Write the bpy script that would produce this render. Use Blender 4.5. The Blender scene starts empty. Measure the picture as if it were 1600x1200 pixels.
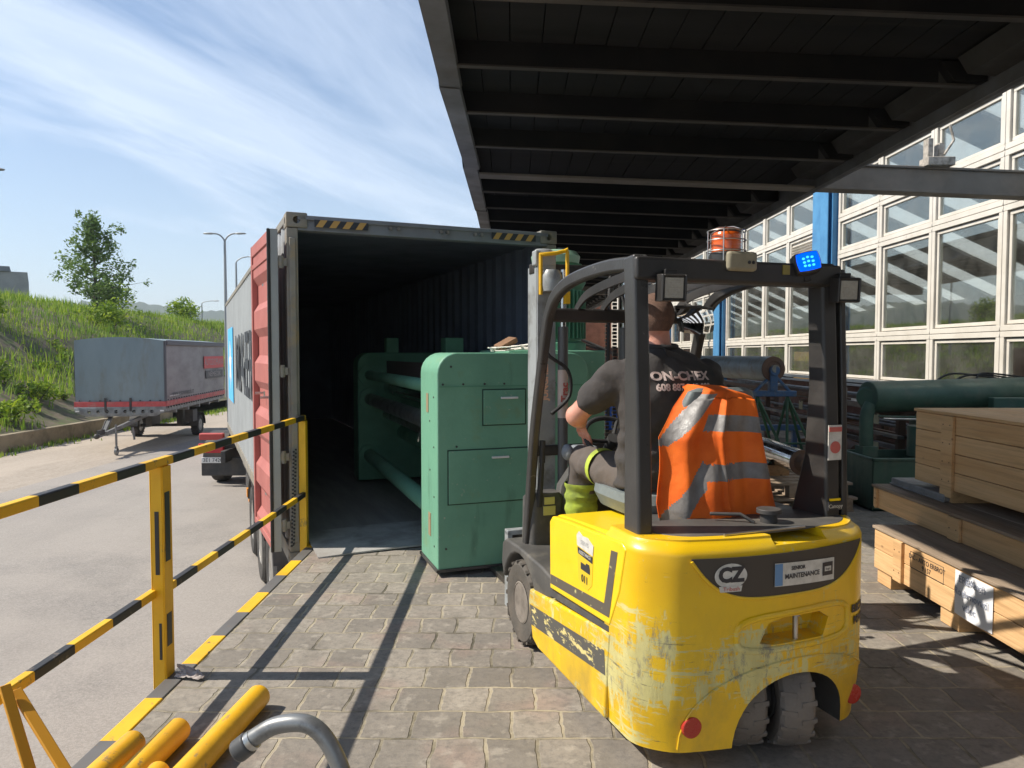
import bpy, bmesh, math, random
from math import sin, cos, pi, radians as R, sqrt
from mathutils import Vector as V, Matrix as Mx, noise as NZ
from mathutils.bvhtree import BVHTree
random.seed(7)
S = bpy.context.scene; C = S.collection
# ---------------------------------------------------------------- camera
cam = bpy.data.objects.new('camera', bpy.data.cameras.new('camera')); C.objects.link(cam)
cam.data.sensor_width = 36; cam.data.lens = 25.65
cam.data.clip_start = .05; cam.data.clip_end = 6000
cam.location = (0, 0, 1.6); cam.rotation_euler = (R(90-2.46), 0, 0)
S.camera = cam
# ---------------------------------------------------------------- sky and sun
SUN_EL = 45.8
W = bpy.data.worlds.new('World'); S.world = W; W.use_nodes = True
wn = W.node_tree; wn.nodes.clear()
def N(nt, typ, **kw):
    n = nt.nodes.new(typ)
    for k, v in kw.items():
        if k.startswith('i_'):
            key = k[2:]
            key = int(key) if key.isdigit() else key.replace('_', ' ')
            n.inputs[key].default_value = v
        else: setattr(n, k, v)
    return n
def L(nt, a, b): nt.links.new(a, b)
sky = N(wn, 'ShaderNodeTexSky', sky_type='NISHITA', sun_disc=False, sun_elevation=R(SUN_EL), sun_rotation=R(-90), altitude=400, air_density=1.15, dust_density=.3, ozone_density=3.5)
tc = N(wn, 'ShaderNodeTexCoord')
sp = N(wn, 'ShaderNodeSeparateXYZ'); L(wn, tc.outputs['Generated'], sp.inputs[0])
zc = N(wn, 'ShaderNodeMath', operation='MAXIMUM', i_1=.03); L(wn, sp.outputs[2], zc.inputs[0])
zc2 = N(wn, 'ShaderNodeMath', operation='ADD', i_1=.12); L(wn, zc.outputs[0], zc2.inputs[0])
dx = N(wn, 'ShaderNodeMath', operation='DIVIDE'); L(wn, sp.outputs[0], dx.inputs[0]); L(wn, zc2.outputs[0], dx.inputs[1])
dy = N(wn, 'ShaderNodeMath', operation='DIVIDE'); L(wn, sp.outputs[1], dy.inputs[0]); L(wn, zc2.outputs[0], dy.inputs[1])
cb = N(wn, 'ShaderNodeCombineXYZ'); L(wn, dx.outputs[0], cb.inputs[0]); L(wn, dy.outputs[0], cb.inputs[1])
mp0 = N(wn, 'ShaderNodeMapping'); mp0.inputs['Rotation'].default_value = (0, 0, R(-66)); L(wn, cb.outputs[0], mp0.inputs[0])
mp = N(wn, 'ShaderNodeMapping'); mp.inputs['Scale'].default_value = (.4, 1.5, 1); mp.inputs['Location'].default_value = (.6, .35, 0)
L(wn, mp0.outputs[0], mp.inputs[0])
n1 = N(wn, 'ShaderNodeTexNoise', i_Scale=1.1, i_Detail=12, i_Roughness=.62, i_Distortion=.9); L(wn, mp.outputs[0], n1.inputs['Vector'])
n2 = N(wn, 'ShaderNodeTexNoise', i_Scale=.33, i_Detail=3, i_Roughness=.5); L(wn, mp.outputs[0], n2.inputs['Vector'])
mm = N(wn, 'ShaderNodeMath', operation='MULTIPLY'); L(wn, n1.outputs[0], mm.inputs[0]); L(wn, n2.outputs[0], mm.inputs[1])
rp = N(wn, 'ShaderNodeValToRGB'); rp.color_ramp.elements[0].position = .185; rp.color_ramp.elements[1].position = .37
rp.color_ramp.elements[0].color = (0, 0, 0, 1); rp.color_ramp.elements[1].color = (.74, .74, .74, 1)
L(wn, mm.outputs[0], rp.inputs[0])
hz = N(wn, 'ShaderNodeMapRange', i_1=0.0, i_2=.5, i_3=.4, i_4=.0); L(wn, sp.outputs[2], hz.inputs[0])
mx = N(wn, 'ShaderNodeMath', operation='MAXIMUM'); L(wn, rp.outputs[0], mx.inputs[0]); L(wn, hz.outputs[0], mx.inputs[1])
cm = N(wn, 'ShaderNodeMixRGB'); L(wn, mx.outputs[0], cm.inputs[0]); L(wn, sky.outputs[0], cm.inputs[1]); cm.inputs[2].default_value = (6.6, 7.5, 8.8, 1)
bg = N(wn, 'ShaderNodeBackground', i_Strength=.098); L(wn, cm.outputs[0], bg.inputs[0])
wo = N(wn, 'ShaderNodeOutputWorld'); L(wn, bg.outputs[0], wo.inputs[0])
sl = bpy.data.objects.new('sun', bpy.data.lights.new('sun', 'SUN')); C.objects.link(sl)
sl.data.energy = 4.9; sl.data.angle = R(.5); sl.data.color = (1, .93, .82)
sl.rotation_euler = (0, R(-(90-SUN_EL)), 0)
S.view_settings.view_transform = 'Standard'; S.view_settings.look = 'None'
S.view_settings.exposure = .55; S.view_settings.gamma = 1
# ---------------------------------------------------------------- helpers
def srgb(r, g, b):
    f = lambda c: (c/255/12.92) if c/255 <= .04045 else ((c/255+.055)/1.055)**2.4
    return (f(r), f(g), f(b), 1)
def c4(c): return tuple(c) + (1,) if len(c) == 3 else tuple(c)
def mat(name, col, rough=.6, metal=0, col2=None, scale=6, lo=.4, hi=.65, bump=0, bscale=60, detail=6, stretch=(1, 1, 1), spec=.5, coat=0, dirt=None, dscale=2.5, dlo=.5, dhi=.75, sheen=0, rvar=.12, trans=0):
    m = bpy.data.materials.new(name); m.use_nodes = True; nt = m.node_tree
    b = nt.nodes['Principled BSDF']; b.inputs['Base Color'].default_value = c4(col)
    b.inputs['Roughness'].default_value = rough; b.inputs['Metallic'].default_value = metal
    b.inputs['Specular IOR Level'].default_value = spec; b.inputs['Coat Weight'].default_value = coat
    if sheen: b.inputs['Sheen Weight'].default_value = sheen
    t = N(nt, 'ShaderNodeTexCoord'); mpn = N(nt, 'ShaderNodeMapping'); mpn.inputs['Scale'].default_value = stretch
    L(nt, t.outputs['Object'], mpn.inputs[0]); out = None
    if col2 is not None:
        n = N(nt, 'ShaderNodeTexNoise', i_Scale=scale, i_Detail=detail, i_Roughness=.6); L(nt, mpn.outputs[0], n.inputs['Vector'])
        r = N(nt, 'ShaderNodeMapRange', i_1=lo, i_2=hi); L(nt, n.outputs[0], r.inputs[0])
        mi = N(nt, 'ShaderNodeMixRGB'); mi.inputs[1].default_value = c4(col); mi.inputs[2].default_value = c4(col2)
        L(nt, r.outputs[0], mi.inputs[0]); out = mi.outputs[0]
        if rvar:
            rr = N(nt, 'ShaderNodeMapRange', i_1=.3, i_2=.7, i_3=max(0, rough-rvar), i_4=min(1, rough+rvar)); L(nt, n.outputs[0], rr.inputs[0]); L(nt, rr.outputs[0], b.inputs['Roughness'])
    if dirt is not None:
        n = N(nt, 'ShaderNodeTexNoise', i_Scale=dscale, i_Detail=8, i_Roughness=.7); L(nt, mpn.outputs[0], n.inputs['Vector'])
        r = N(nt, 'ShaderNodeMapRange', i_1=dlo, i_2=dhi); L(nt, n.outputs[0], r.inputs[0])
        mi = N(nt, 'ShaderNodeMixRGB'); mi.inputs[2].default_value = c4(dirt); mi.inputs[1].default_value = c4(col)
        if out: L(nt, out, mi.inputs[1])
        L(nt, r.outputs[0], mi.inputs[0]); out = mi.outputs[0]
    if out: L(nt, out, b.inputs['Base Color'])
    if bump:
        n = N(nt, 'ShaderNodeTexNoise', i_Scale=bscale, i_Detail=5); L(nt, mpn.outputs[0], n.inputs['Vector'])
        bp = N(nt, 'ShaderNodeBump', i_Strength=bump, i_Distance=.01); L(nt, n.outputs[0], bp.inputs['Height']); L(nt, bp.outputs[0], b.inputs['Normal'])
    return m
def setp(o, label=None, cat=None, group=None, kind=None):
    if label: o['label'] = label
    if cat: o['category'] = cat
    if group: o['group'] = group
    if kind: o['kind'] = kind
    return o
def thing(name, label, cat, loc=(0, 0, 0), rz=0, group=None):
    o = bpy.data.objects.new(name, None); C.objects.link(o); o.location = loc; o.rotation_euler = (0, 0, rz)
    o.empty_display_size = .1
    return setp(o, label, cat, group)
class MB:
    def __init__(s): s.v = []; s.f = []; s.m = []; s.mi = 0; s.T = Mx.Identity(4)
    def add(s, vs, fs):
        k = len(s.v); s.v += [s.T @ V(p) for p in vs]; s.f += [[i+k for i in f] for f in fs]; s.m += [s.mi]*len(fs); return s
    def box(s, x0, x1, y0, y1, z0, z1, M=None):
        vs = [V((x, y, z)) for x in (x0, x1) for y in (y0, y1) for z in (z0, z1)]
        if M: vs = [M @ p for p in vs]
        return s.add(vs, [(0, 1, 3, 2), (4, 6, 7, 5), (0, 4, 5, 1), (2, 3, 7, 6), (0, 2, 6, 4), (1, 5, 7, 3)])
    def cb(s, c, d, rot=(0, 0, 0)):
        from mathutils import Euler
        M = Mx.Translation(c) @ Euler(rot).to_matrix().to_4x4()
        return s.box(-d[0]/2, d[0]/2, -d[1]/2, d[1]/2, -d[2]/2, d[2]/2, M)
    def bar(s, p0, p1, w, h, up=(0, 0, 1)):
        p0 = V(p0); p1 = V(p1); d = (p1-p0); ln = d.length; d.normalize(); up = V(up)
        if abs(d.dot(up)) > .98: up = V((0, 1, 0)) if abs(d.y) < .9 else V((1, 0, 0))
        sd = d.cross(up).normalized(); u = sd.cross(d)
        M = Mx((d, sd, u)).transposed().to_4x4(); M.translation = p0
        return s.box(0, ln, -w/2, w/2, -h/2, h/2, M)
    def cyl(s, p0, p1, r0, r1=None, n=20, cap=True):
        return s.tube([p0, p1], [r0, r1 if r1 is not None else r0], n, cap)
    def tube(s, pts, r, n=12, cap=True, closed=False, flat=None):
        pts = [V(p) for p in pts]; m = len(pts); rs = r if isinstance(r, (list, tuple)) else [r]*m
        vs = []; fs = []; u = None
        for i, p in enumerate(pts):
            if closed: d = pts[(i+1) % m]-pts[i-1]
            else: d = pts[min(i+1, m-1)]-pts[max(i-1, 0)]
            d.normalize()
            if u is None:
                a = V((0, 0, 1)) if abs(d.z) < .9 else V((1, 0, 0)); u = (a-d*a.dot(d)).normalized()
            else: u = (u-d*u.dot(d)).normalized()
            w = d.cross(u)
            for k in range(n):
                t = 2*pi*(k+.5)/n
                vs.append(p+(u*cos(t)*(flat if flat else 1)+w*sin(t))*rs[i])
        for i in range(m if closed else m-1):
            for k in range(n):
                a = i*n+k; b = i*n+(k+1) % n; j = ((i+1) % m)*n
                fs.append((a, b, j+(k+1) % n, j+k))
        if cap and not closed: fs.append(list(range(n-1, -1, -1))); fs.append([(m-1)*n+k for k in range(n)])
        return s.add(vs, fs)
    def lathe(s, prof, n=32, M=None, close=True):
        # prof: (r, h) pairs revolved about local z
        vs = []; fs = []; m = len(prof)
        for r, h in prof:
            for k in range(n):
                t = 2*pi*k/n; p = V((r*cos(t), r*sin(t), h)); vs.append(M @ p if M else p)
        for i in range(m-1):
            for k in range(n):
                fs.append((i*n+k, i*n+(k+1) % n, (i+1)*n+(k+1) % n, (i+1)*n+k))
        if close: fs.append(list(range(n-1, -1, -1))); fs.append([(m-1)*n+k for k in range(n)])
        return s.add(vs, fs)
    def prism(s, pts, h, M=None):
        # pts: 2D outline in local xy, extruded from 0 to h in z
        n = len(pts); vs = [V((x, y, 0)) for x, y in pts]+[V((x, y, h)) for x, y in pts]
        if M: vs = [M @ p for p in vs]
        return s.add(vs, [list(range(n-1, -1, -1)), list(range(n, 2*n))]+[(i, (i+1) % n, n+(i+1) % n, n+i) for i in range(n)])
    def grid(s, fn, nu, nv, flip=False):
        vs = [fn(i/nu, j/nv) for j in range(nv+1) for i in range(nu+1)]
        fs = []
        for j in range(nv):
            for i in range(nu):
                a = j*(nu+1)+i; q = (a, a+1, a+nu+2, a+nu+1); fs.append(q[::-1] if flip else q)
        return s.add(vs, fs)
    def loft(s, rings, n=20, cap=True, e=2.0):
        # rings: (center, u axis vector, v axis vector) superellipse with exponent e
        vs = []; fs = []; m = len(rings)
        for c, u, w in rings:
            c = V(c); u = V(u); w = V(w)
            for k in range(n):
                t = 2*pi*k/n; a = cos(t); b = sin(t)
                vs.append(c+u*(abs(a)**(2/e))*(1 if a >= 0 else -1)+w*(abs(b)**(2/e))*(1 if b >= 0 else -1))
        for i in range(m-1):
            for k in range(n): fs.append((i*n+k, i*n+(k+1) % n, (i+1)*n+(k+1) % n, (i+1)*n+k))
        if cap: fs.append(list(range(n-1, -1, -1))); fs.append([(m-1)*n+k for k in range(n)])
        return s.add(vs, fs)
    def ball(s, c, r, n=14, sc=(1, 1, 1), M=None):
        c = V(c); rings = []
        for i in range(1, n):
            t = pi*i/n-pi/2
            rings.append((c+V((0, 0, r*sc[2]*sin(t))), (r*sc[0]*cos(t), 0, 0), (0, r*sc[1]*cos(t), 0)))
        if M: rings = [(M @ a, M.to_3x3() @ V(b), M.to_3x3() @ V(d)) for a, b, d in rings]
        return s.loft(rings, n*2)
    def build(s, name, mats, parent=None, bevel=0, seg=2, sharp=35, smooth=True, label=None, recalc=True, solid=0):
        me = bpy.data.meshes.new(name); me.from_pydata([tuple(p) for p in s.v], [], s.f)
        ms = mats if isinstance(mats, (list, tuple)) else [mats]
        for q in ms: me.materials.append(q)
        if len(ms) > 1: me.polygons.foreach_set('material_index', s.m)
        finish(me, sharp, smooth, recalc)
        o = bpy.data.objects.new(name, me); C.objects.link(o)
        if parent: o.parent = parent
        if solid:
            md = o.modifiers.new('solid', 'SOLIDIFY'); md.thickness = solid; md.offset = 0
        if bevel:
            md = o.modifiers.new('bevel', 'BEVEL'); md.width = bevel; md.segments = seg; md.limit_method = 'ANGLE'; md.angle_limit = R(32); md.harden_normals = False
            wnm = o.modifiers.new('wn', 'WEIGHTED_NORMAL'); wnm.keep_sharp = True; wnm.weight = 90
        if label: o['label'] = label
        return o
def finish(me, sharp=35, smooth=True, recalc=True):
    bm = bmesh.new(); bm.from_mesh(me)
    if recalc: bmesh.ops.recalc_face_normals(bm, faces=bm.faces)
    if smooth:
        a = R(sharp)
        for f in bm.faces: f.smooth = True
        for e in bm.edges: e.smooth = len(e.link_faces) == 2 and e.calc_face_angle(4) < a
    bm.to_mesh(me); bm.free()
def evalmesh(o, name=None, sharp=60):
    dg = bpy.context.evaluated_depsgraph_get(); dg.update()
    me = bpy.data.meshes.new_from_object(o.evaluated_get(dg)); old = o.data
    o.modifiers.clear(); o.data = me
    if name: me.name = name
    finish(me, sharp, True, False)
    return o
def remesh(o, vox, sm=4, fac=.6, noise_amp=0, nsc=8):
    md = o.modifiers.new('r', 'REMESH'); md.mode = 'VOXEL'; md.voxel_size = vox
    if sm:
        md = o.modifiers.new('s', 'SMOOTH'); md.iterations = sm; md.factor = fac
    mats = list(o.data.materials)
    evalmesh(o, sharp=180)
    if not o.data.materials:
        for q in mats: o.data.materials.append(q)
    if noise_amp:
        me = o.data
        for v in me.vertices:
            p = v.co*nsc; v.co += v.normal*noise_amp*(NZ.noise(p)+.5*NZ.noise(p*2.3))
        me.update()
    return o
def boolcut(o, cutters):
    for c in cutters:
        md = o.modifiers.new('b', 'BOOLEAN'); md.operation = 'DIFFERENCE'; md.solver = 'EXACT'; md.object = c
    evalmesh(o, sharp=35)
    for c in cutters: bpy.data.objects.remove(c, do_unlink=True)
def textmesh(body, size=1, bold=0, extrude=0, spacing=1, ax='CENTER'):
    cu = bpy.data.curves.new('t', 'FONT'); cu.body = body; cu.size = size; cu.align_x = ax; cu.align_y = 'CENTER'
    cu.offset = bold; cu.extrude = extrude; cu.space_character = spacing; cu.resolution_u = 3
    o = bpy.data.objects.new('t', cu); C.objects.link(o)
    dg = bpy.context.evaluated_depsgraph_get(); dg.update()
    me = bpy.data.meshes.new_from_object(o.evaluated_get(dg))
    bpy.data.objects.remove(o, do_unlink=True)
    return me
def text(body, M, size, m, parent=None, name='lettering', bold=0, sx=1, fn=None, spacing=1, extrude=.0008, label=None, ax='CENTER'):
    me = textmesh(body, size, bold, extrude, spacing, ax); me.name = name; me.materials.clear(); me.materials.append(m)
    for v in me.vertices:
        p = V((v.co.x*sx, v.co.y, v.co.z)); v.co = fn(p) if fn else M @ p
    o = bpy.data.objects.new(name, me); C.objects.link(o)
    if parent: o.parent = parent
    if label: o['label'] = label
    return o
def frame(o, x, y):
    # matrix whose local x, y axes are the given vectors, origin o
    x = V(x).normalized(); y = V(y).normalized(); z = x.cross(y); M = Mx((x, y, z)).transposed().to_4x4(); M.translation = V(o); return M
def structure(name, mb, m, **k):
    o = mb.build(name, m, **k) if isinstance(mb, MB) else mb
    o['kind'] = 'structure'; return o
def rnd(a, b): return random.uniform(a, b)
def copytree(o, loc=None, rz=None, label=None, parent=None):
    c = o.copy(); C.objects.link(c)
    if parent: c.parent = parent
    if loc is not None: c.location = loc
    if rz is not None: c.rotation_euler = (0, 0, rz)
    if label: c['label'] = label
    for ch in list(o.children): copytree(ch, parent=c)
    return c
# ================================================================= SETTING
M_asph = mat('asphalt', (.25, .225, .2), .9, col2=(.285, .257, .23), scale=1.3, bump=.5, bscale=140, dirt=(.15, .14, .13), dscale=.35, dlo=.5, dhi=.7)
def add_speckle(m, sc, amp, c):
    nt = m.node_tree; b = nt.nodes['Principled BSDF']; src = b.inputs['Base Color'].links[0].from_socket
    t = N(nt, 'ShaderNodeTexCoord'); v = N(nt, 'ShaderNodeTexVoronoi', i_Scale=sc); L(nt, t.outputs['Object'], v.inputs['Vector'])
    r = N(nt, 'ShaderNodeMapRange', i_1=0, i_2=1, i_3=0, i_4=amp)
    sx = N(nt, 'ShaderNodeSeparateXYZ'); L(nt, v.outputs['Color'], sx.inputs[0]); L(nt, sx.outputs[0], r.inputs[0])
    mi = N(nt, 'ShaderNodeMixRGB'); L(nt, r.outputs[0], mi.inputs[0]); L(nt, src, mi.inputs[1]); mi.inputs[2].default_value = c4(c)
    L(nt, mi.outputs[0], b.inputs['Base Color'])
add_speckle(M_asph, 70, .55, (.38, .345, .31))
def add_cracks(m, sc, wd, c, dist=.6):
    nt = m.node_tree; b = nt.nodes['Principled BSDF']; src = b.inputs['Base Color'].links[0].from_socket
    t = N(nt, 'ShaderNodeTexCoord'); n = N(nt, 'ShaderNodeTexNoise', i_Scale=1.1, i_Detail=7); L(nt, t.outputs['Object'], n.inputs['Vector'])
    s_ = N(nt, 'ShaderNodeVectorMath', operation='SCALE'); s_.inputs['Scale'].default_value = dist; L(nt, n.outputs['Color'], s_.inputs[0])
    a = N(nt, 'ShaderNodeVectorMath', operation='ADD'); L(nt, t.outputs['Object'], a.inputs[0]); L(nt, s_.outputs[0], a.inputs[1])
    v = N(nt, 'ShaderNodeTexVoronoi', feature='DISTANCE_TO_EDGE', i_Scale=sc); L(nt, a.outputs[0], v.inputs['Vector'])
    r = N(nt, 'ShaderNodeMapRange', i_1=0, i_2=wd, i_3=.75, i_4=0); L(nt, v.outputs[0], r.inputs[0])
    n2_ = N(nt, 'ShaderNodeTexNoise', i_Scale=.25, i_Detail=3); L(nt, t.outputs['Object'], n2_.inputs['Vector'])
    r2 = N(nt, 'ShaderNodeMapRange', i_1=.48, i_2=.6); L(nt, n2_.outputs[0], r2.inputs[0])
    k = N(nt, 'ShaderNodeMath', operation='MULTIPLY'); L(nt, r.outputs[0], k.inputs[0]); L(nt, r2.outputs[0], k.inputs[1])
    mi = N(nt, 'ShaderNodeMixRGB'); L(nt, k.outputs[0], mi.inputs[0]); L(nt, src, mi.inputs[1]); mi.inputs[2].default_value = c4(c); L(nt, mi.outputs[0], b.inputs['Base Color'])
def add_patches(m, sc, lo, hi, amt, c, stretch=(1, 1, 1)):
    nt = m.node_tree; b = nt.nodes['Principled BSDF']; src = b.inputs['Base Color'].links[0].from_socket
    t = N(nt, 'ShaderNodeTexCoord'); mp_ = N(nt, 'ShaderNodeMapping'); mp_.inputs['Scale'].default_value = stretch; L(nt, t.outputs['Object'], mp_.inputs[0])
    n = N(nt, 'ShaderNodeTexNoise', i_Scale=sc, i_Detail=6, i_Roughness=.6); L(nt, mp_.outputs[0], n.inputs['Vector'])
    r = N(nt, 'ShaderNodeMapRange', i_1=lo, i_2=hi, i_3=0, i_4=amt); L(nt, n.outputs[0], r.inputs[0])
    mi = N(nt, 'ShaderNodeMixRGB'); L(nt, r.outputs[0], mi.inputs[0]); L(nt, src, mi.inputs[1]); mi.inputs[2].default_value = c4(c); L(nt, mi.outputs[0], b.inputs['Base Color'])
add_patches(M_asph, .9, .5, .8, .3, (.17, .155, .14), (1, .12, 1))
add_patches(M_asph, 5, .7, .74, .4, (.15, .14, .125))
M_gravel = mat('gravel_shoulder', (.3, .25, .2), .95, col2=(.38, .32, .26), scale=.8, bump=.8, bscale=40, dirt=(.2, .17, .13), dscale=.6, stretch=(1, .25, 1))
add_speckle(M_gravel, 22, .5, (.42, .37, .31))
M_earth = mat('earth', (.09, .065, .045), .95, col2=(.16, .12, .085), scale=3, bump=1, bscale=12)
M_bank = mat('bank_soil', (.07, .062, .032), .95, col2=(.09, .12, .035), scale=2.6, bump=1, bscale=14, dirt=(.13, .1, .07), dscale=1.7, dlo=.45, dhi=.6)
GZ = -1.25
structure('ground', MB().add([(-900, -300, GZ-.03), (900, -300, GZ-.03), (900, 2500, GZ-.03), (-900, 2500, GZ-.03)], [(0, 1, 2, 3)]), M_bank)
structure('road', MB().add([(-10.4, -20, GZ), (3, -20, GZ), (3, 140, GZ), (-10.4, 140, GZ)], [(0, 1, 2, 3)]), M_asph)
structure('gravel_shoulder', MB().add([(-14.4, -20, GZ-.006), (-10.3, -20, GZ-.006), (-10.3, 140, GZ-.006), (-14.4, 140, GZ-.006)], [(0, 1, 2, 3)]), M_gravel)
# grassy bank west of the road
def bank_z(x, y):
    t = (-14.5-x)/12.0
    s = 0 if t < 0 else (1 if t > 1 else t*t*(3-2*t)*.45+t*.55)
    return GZ+.45+s*5.2+(.35*NZ.noise(V((x*.22, y*.12, 0)))+.12*NZ.noise(V((x*.9, y*.6, 3))))*min(1, max(0, t*3))+(.25*sin(y*.07) if t > .5 else 0)
g = MB(); g.grid(lambda u, v: (-14.5-u*u*170, -6+v*v*260, bank_z(-14.5-u*u*170, -6+v*v*260)), 90, 160, True)
structure('grass_bank', g, M_bank, sharp=180)
# far wooded hills
M_hill = mat('forest_hills', (.022, .045, .018), .95, col2=(.035, .065, .022), scale=.02)
def ridge(y, x0, x1, h, seed, n=240, jag=7):
    m = MB(); vs = []; 
    for i in range(n+1):
        x = x0+(x1-x0)*i/n
        top = h*(.72+.4*NZ.noise(V((x*.0022, seed, 0)))+.12*NZ.noise(V((x*.009, seed, 1))))+jag*NZ.noise(V((x*.09, seed, 2)))
        vs += [(x, y-160, GZ-2), (x, y-60, top*.55+jag*NZ.noise(V((x*.07, seed, 5)))), (x, y, top), (x, y+220, GZ-2)]
    fs = []
    for i in range(n):
        for k in range(3): fs.append((4*i+k, 4*i+4+k, 4*i+5+k, 4*i+1+k))
    return m.add(vs, fs)
structure('far_hills', ridge(1150, -1500, 300, 88, 3.1), M_hill, sharp=180)
structure('near_hills', ridge(700, -900, -150, 40, 9.7, jag=5), M_hill, sharp=180)
# loading dock
def brickmat():
    m = bpy.data.materials.new('concrete_pavers'); m.use_nodes = True; nt = m.node_tree; b = nt.nodes['Principled BSDF']
    t = N(nt, 'ShaderNodeTexCoord')
    nd = N(nt, 'ShaderNodeTexNoise', i_Scale=7, i_Detail=5); L(nt, t.outputs['Object'], nd.inputs['Vector'])
    sc = N(nt, 'ShaderNodeVectorMath', operation='SCALE'); sc.inputs['Scale'].default_value = .045
    su = N(nt, 'ShaderNodeVectorMath', operation='SUBTRACT'); L(nt, nd.outputs['Color'], su.inputs[0]); su.inputs[1].default_value = (.5, .5, .5)
    L(nt, su.outputs[0], sc.inputs[0])
    ad = N(nt, 'ShaderNodeVectorMath', operation='ADD'); L(nt, t.outputs['Object'], ad.inputs[0]); L(nt, sc.outputs[0], ad.inputs[1])
    def brick(c1, c2, mo, ms):
        k = N(nt, 'ShaderNodeTexBrick', offset=.5, squash=1); k.inputs['Scale'].default_value = 1
        k.inputs['Brick Width'].default_value = .214; k.inputs['Row Height'].default_value = .228
        k.inputs['Mortar Size'].default_value = ms; k.inputs['Mortar Smooth'].default_value = .35; k.inputs['Bias'].default_value = 0
        k.inputs['Color1'].default_value = c1; k.inputs['Color2'].default_value = c2; k.inputs['Mortar'].default_value = mo
        L(nt, ad.outputs[0], k.inputs['Vector']); return k
    k = brick(c4((.18, .16, .135)), c4((.32, .283, .235)), c4((.36, .32, .26)), .0085)
    # greenish or sandy joints
    nm = N(nt, 'ShaderNodeTexNoise', i_Scale=1.7, i_Detail=6, i_Roughness=.7); L(nt, t.outputs['Object'], nm.inputs['Vector'])
    # big stain
    ns = N(nt, 'ShaderNodeTexNoise', i_Scale=.9, i_Detail=7, i_Roughness=.65); L(nt, t.outputs['Object'], ns.inputs['Vector'])
    rs = N(nt, 'ShaderNodeMapRange', i_1=.42, i_2=.68, i_3=0, i_4=.5); L(nt, ns.outputs[0], rs.inputs[0])
    mi = N(nt, 'ShaderNodeMixRGB'); L(nt, rs.outputs[0], mi.inputs[0]); L(nt, k.outputs['Color'], mi.inputs[1]); mi.inputs[2].default_value = (.17, .15, .13, 1)
    # per stone reddish tint using low scale noise quantised
    nr = N(nt, 'ShaderNodeTexNoise', i_Scale=2.4, i_Detail=2); L(nt, t.outputs['Object'], nr.inputs['Vector'])
    rr = N(nt, 'ShaderNodeMapRange', i_1=.55, i_2=.7, i_3=0, i_4=.45); L(nt, nr.outputs[0], rr.inputs[0])
    m2 = N(nt, 'ShaderNodeMixRGB'); L(nt, rr.outputs[0], m2.inputs[0]); L(nt, mi.outputs[0], m2.inputs[1]); m2.inputs[2].default_value = (.31, .21, .17, 1)
    # fine dark grain
    nf = N(nt, 'ShaderNodeTexNoise', i_Scale=26, i_Detail=8, i_Roughness=.75); L(nt, t.outputs['Object'], nf.inputs['Vector'])
    rf = N(nt, 'ShaderNodeMapRange', i_1=.46, i_2=.7, i_3=0, i_4=.75); L(nt, nf.outputs[0], rf.inputs[0])
    m3 = N(nt, 'ShaderNodeMixRGB'); L(nt, rf.outputs[0], m3.inputs[0]); L(nt, m2.outputs[0], m3.inputs[1]); m3.inputs[2].default_value = (.11, .1, .09, 1)
    # weeds and dark gaps in the joints
    rw = N(nt, 'ShaderNodeMapRange', i_1=.45, i_2=.62); L(nt, nm.outputs[0], rw.inputs[0])
    jc = N(nt, 'ShaderNodeMixRGB'); L(nt, rw.outputs[0], jc.inputs[0]); jc.inputs[1].default_value = (.36, .31, .22, 1); jc.inputs[2].default_value = (.085, .075, .05, 1)
    m4 = N(nt, 'ShaderNodeMixRGB'); L(nt, k.outputs['Fac'], m4.inputs[0]); L(nt, m3.outputs[0], m4.inputs[1]); L(nt, jc.outputs[0], m4.inputs[2])
    L(nt, m4.outputs[0], b.inputs['Base Color'])
    b.inputs['Roughness'].default_value = .8
    inv = N(nt, 'ShaderNodeMath', operation='MULTIPLY', i_1=-1.0); L(nt, k.outputs['Fac'], inv.inputs[0])
    a2 = N(nt, 'ShaderNodeMath', operation='MULTIPLY', i_1=.35); L(nt, nf.outputs[0], a2.inputs[0])
    a3 = N(nt, 'ShaderNodeMath', operation='ADD'); L(nt, inv.outputs[0], a3.inputs[0]); L(nt, a2.outputs[0], a3.inputs[1])
    bp = N(nt, 'ShaderNodeBump', i_Strength=.8, i_Distance=.012); L(nt, a3.outputs[0], bp.inputs['Height']); L(nt, bp.outputs[0], b.inputs['Normal'])
    return m
M_pave = brickmat(); add_patches(M_pave, 3.3, .66, .72, .7, (.07, .06, .055)); add_patches(M_pave, .7, .5, .75, .3, (.42, .38, .31)); add_patches(M_pave, 7, .5, .66, .4, (.13, .115, .095)); add_patches(M_pave, 11, .56, .66, .45, (.4, .36, .3))
M_conc = mat('concrete', (.3, .28, .25), .9, col2=(.22, .2, .18), scale=2, bump=.4, bscale=40, dirt=(.14, .125, .1), dscale=1.2)
YW = 23.6; cw, sw = cos(R(YW)), sin(R(YW))
CL = V((-1.82, 5.93, 0)); U = V((cw, sw, 0)); D = V((-sw, cw, 0))      # container frame: U across the door, D into the container
def cp(u, d, z=0): return CL+U*u+D*d+V((0, 0, z))
e0 = cp(.2, -.10); e1 = cp(2.62, -.10); e2 = cp(2.75, .2)
dock = [(-1.61, -6), (-1.61, 5.96), (e0.x, e0.y), (e1.x, e1.y), (e2.x, e2.y), (.75, 11), (.75, 45), (6.2, 45), (6.2, -6)]
dk = MB(); TT = Mx.Translation((0, 0, -1.3))
dk.prism([(-1.61, -6), (6.2, -6), (6.2, 5.9), (-1.61, 5.9)], 1.3, TT)
dk.prism([(-1.61, 5.9), (6.2, 5.9), (6.2, e2.y), (e2.x, e2.y), (e1.x, e1.y), (e0.x, e0.y), (-1.61, 5.96)], 1.3, TT)
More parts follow.
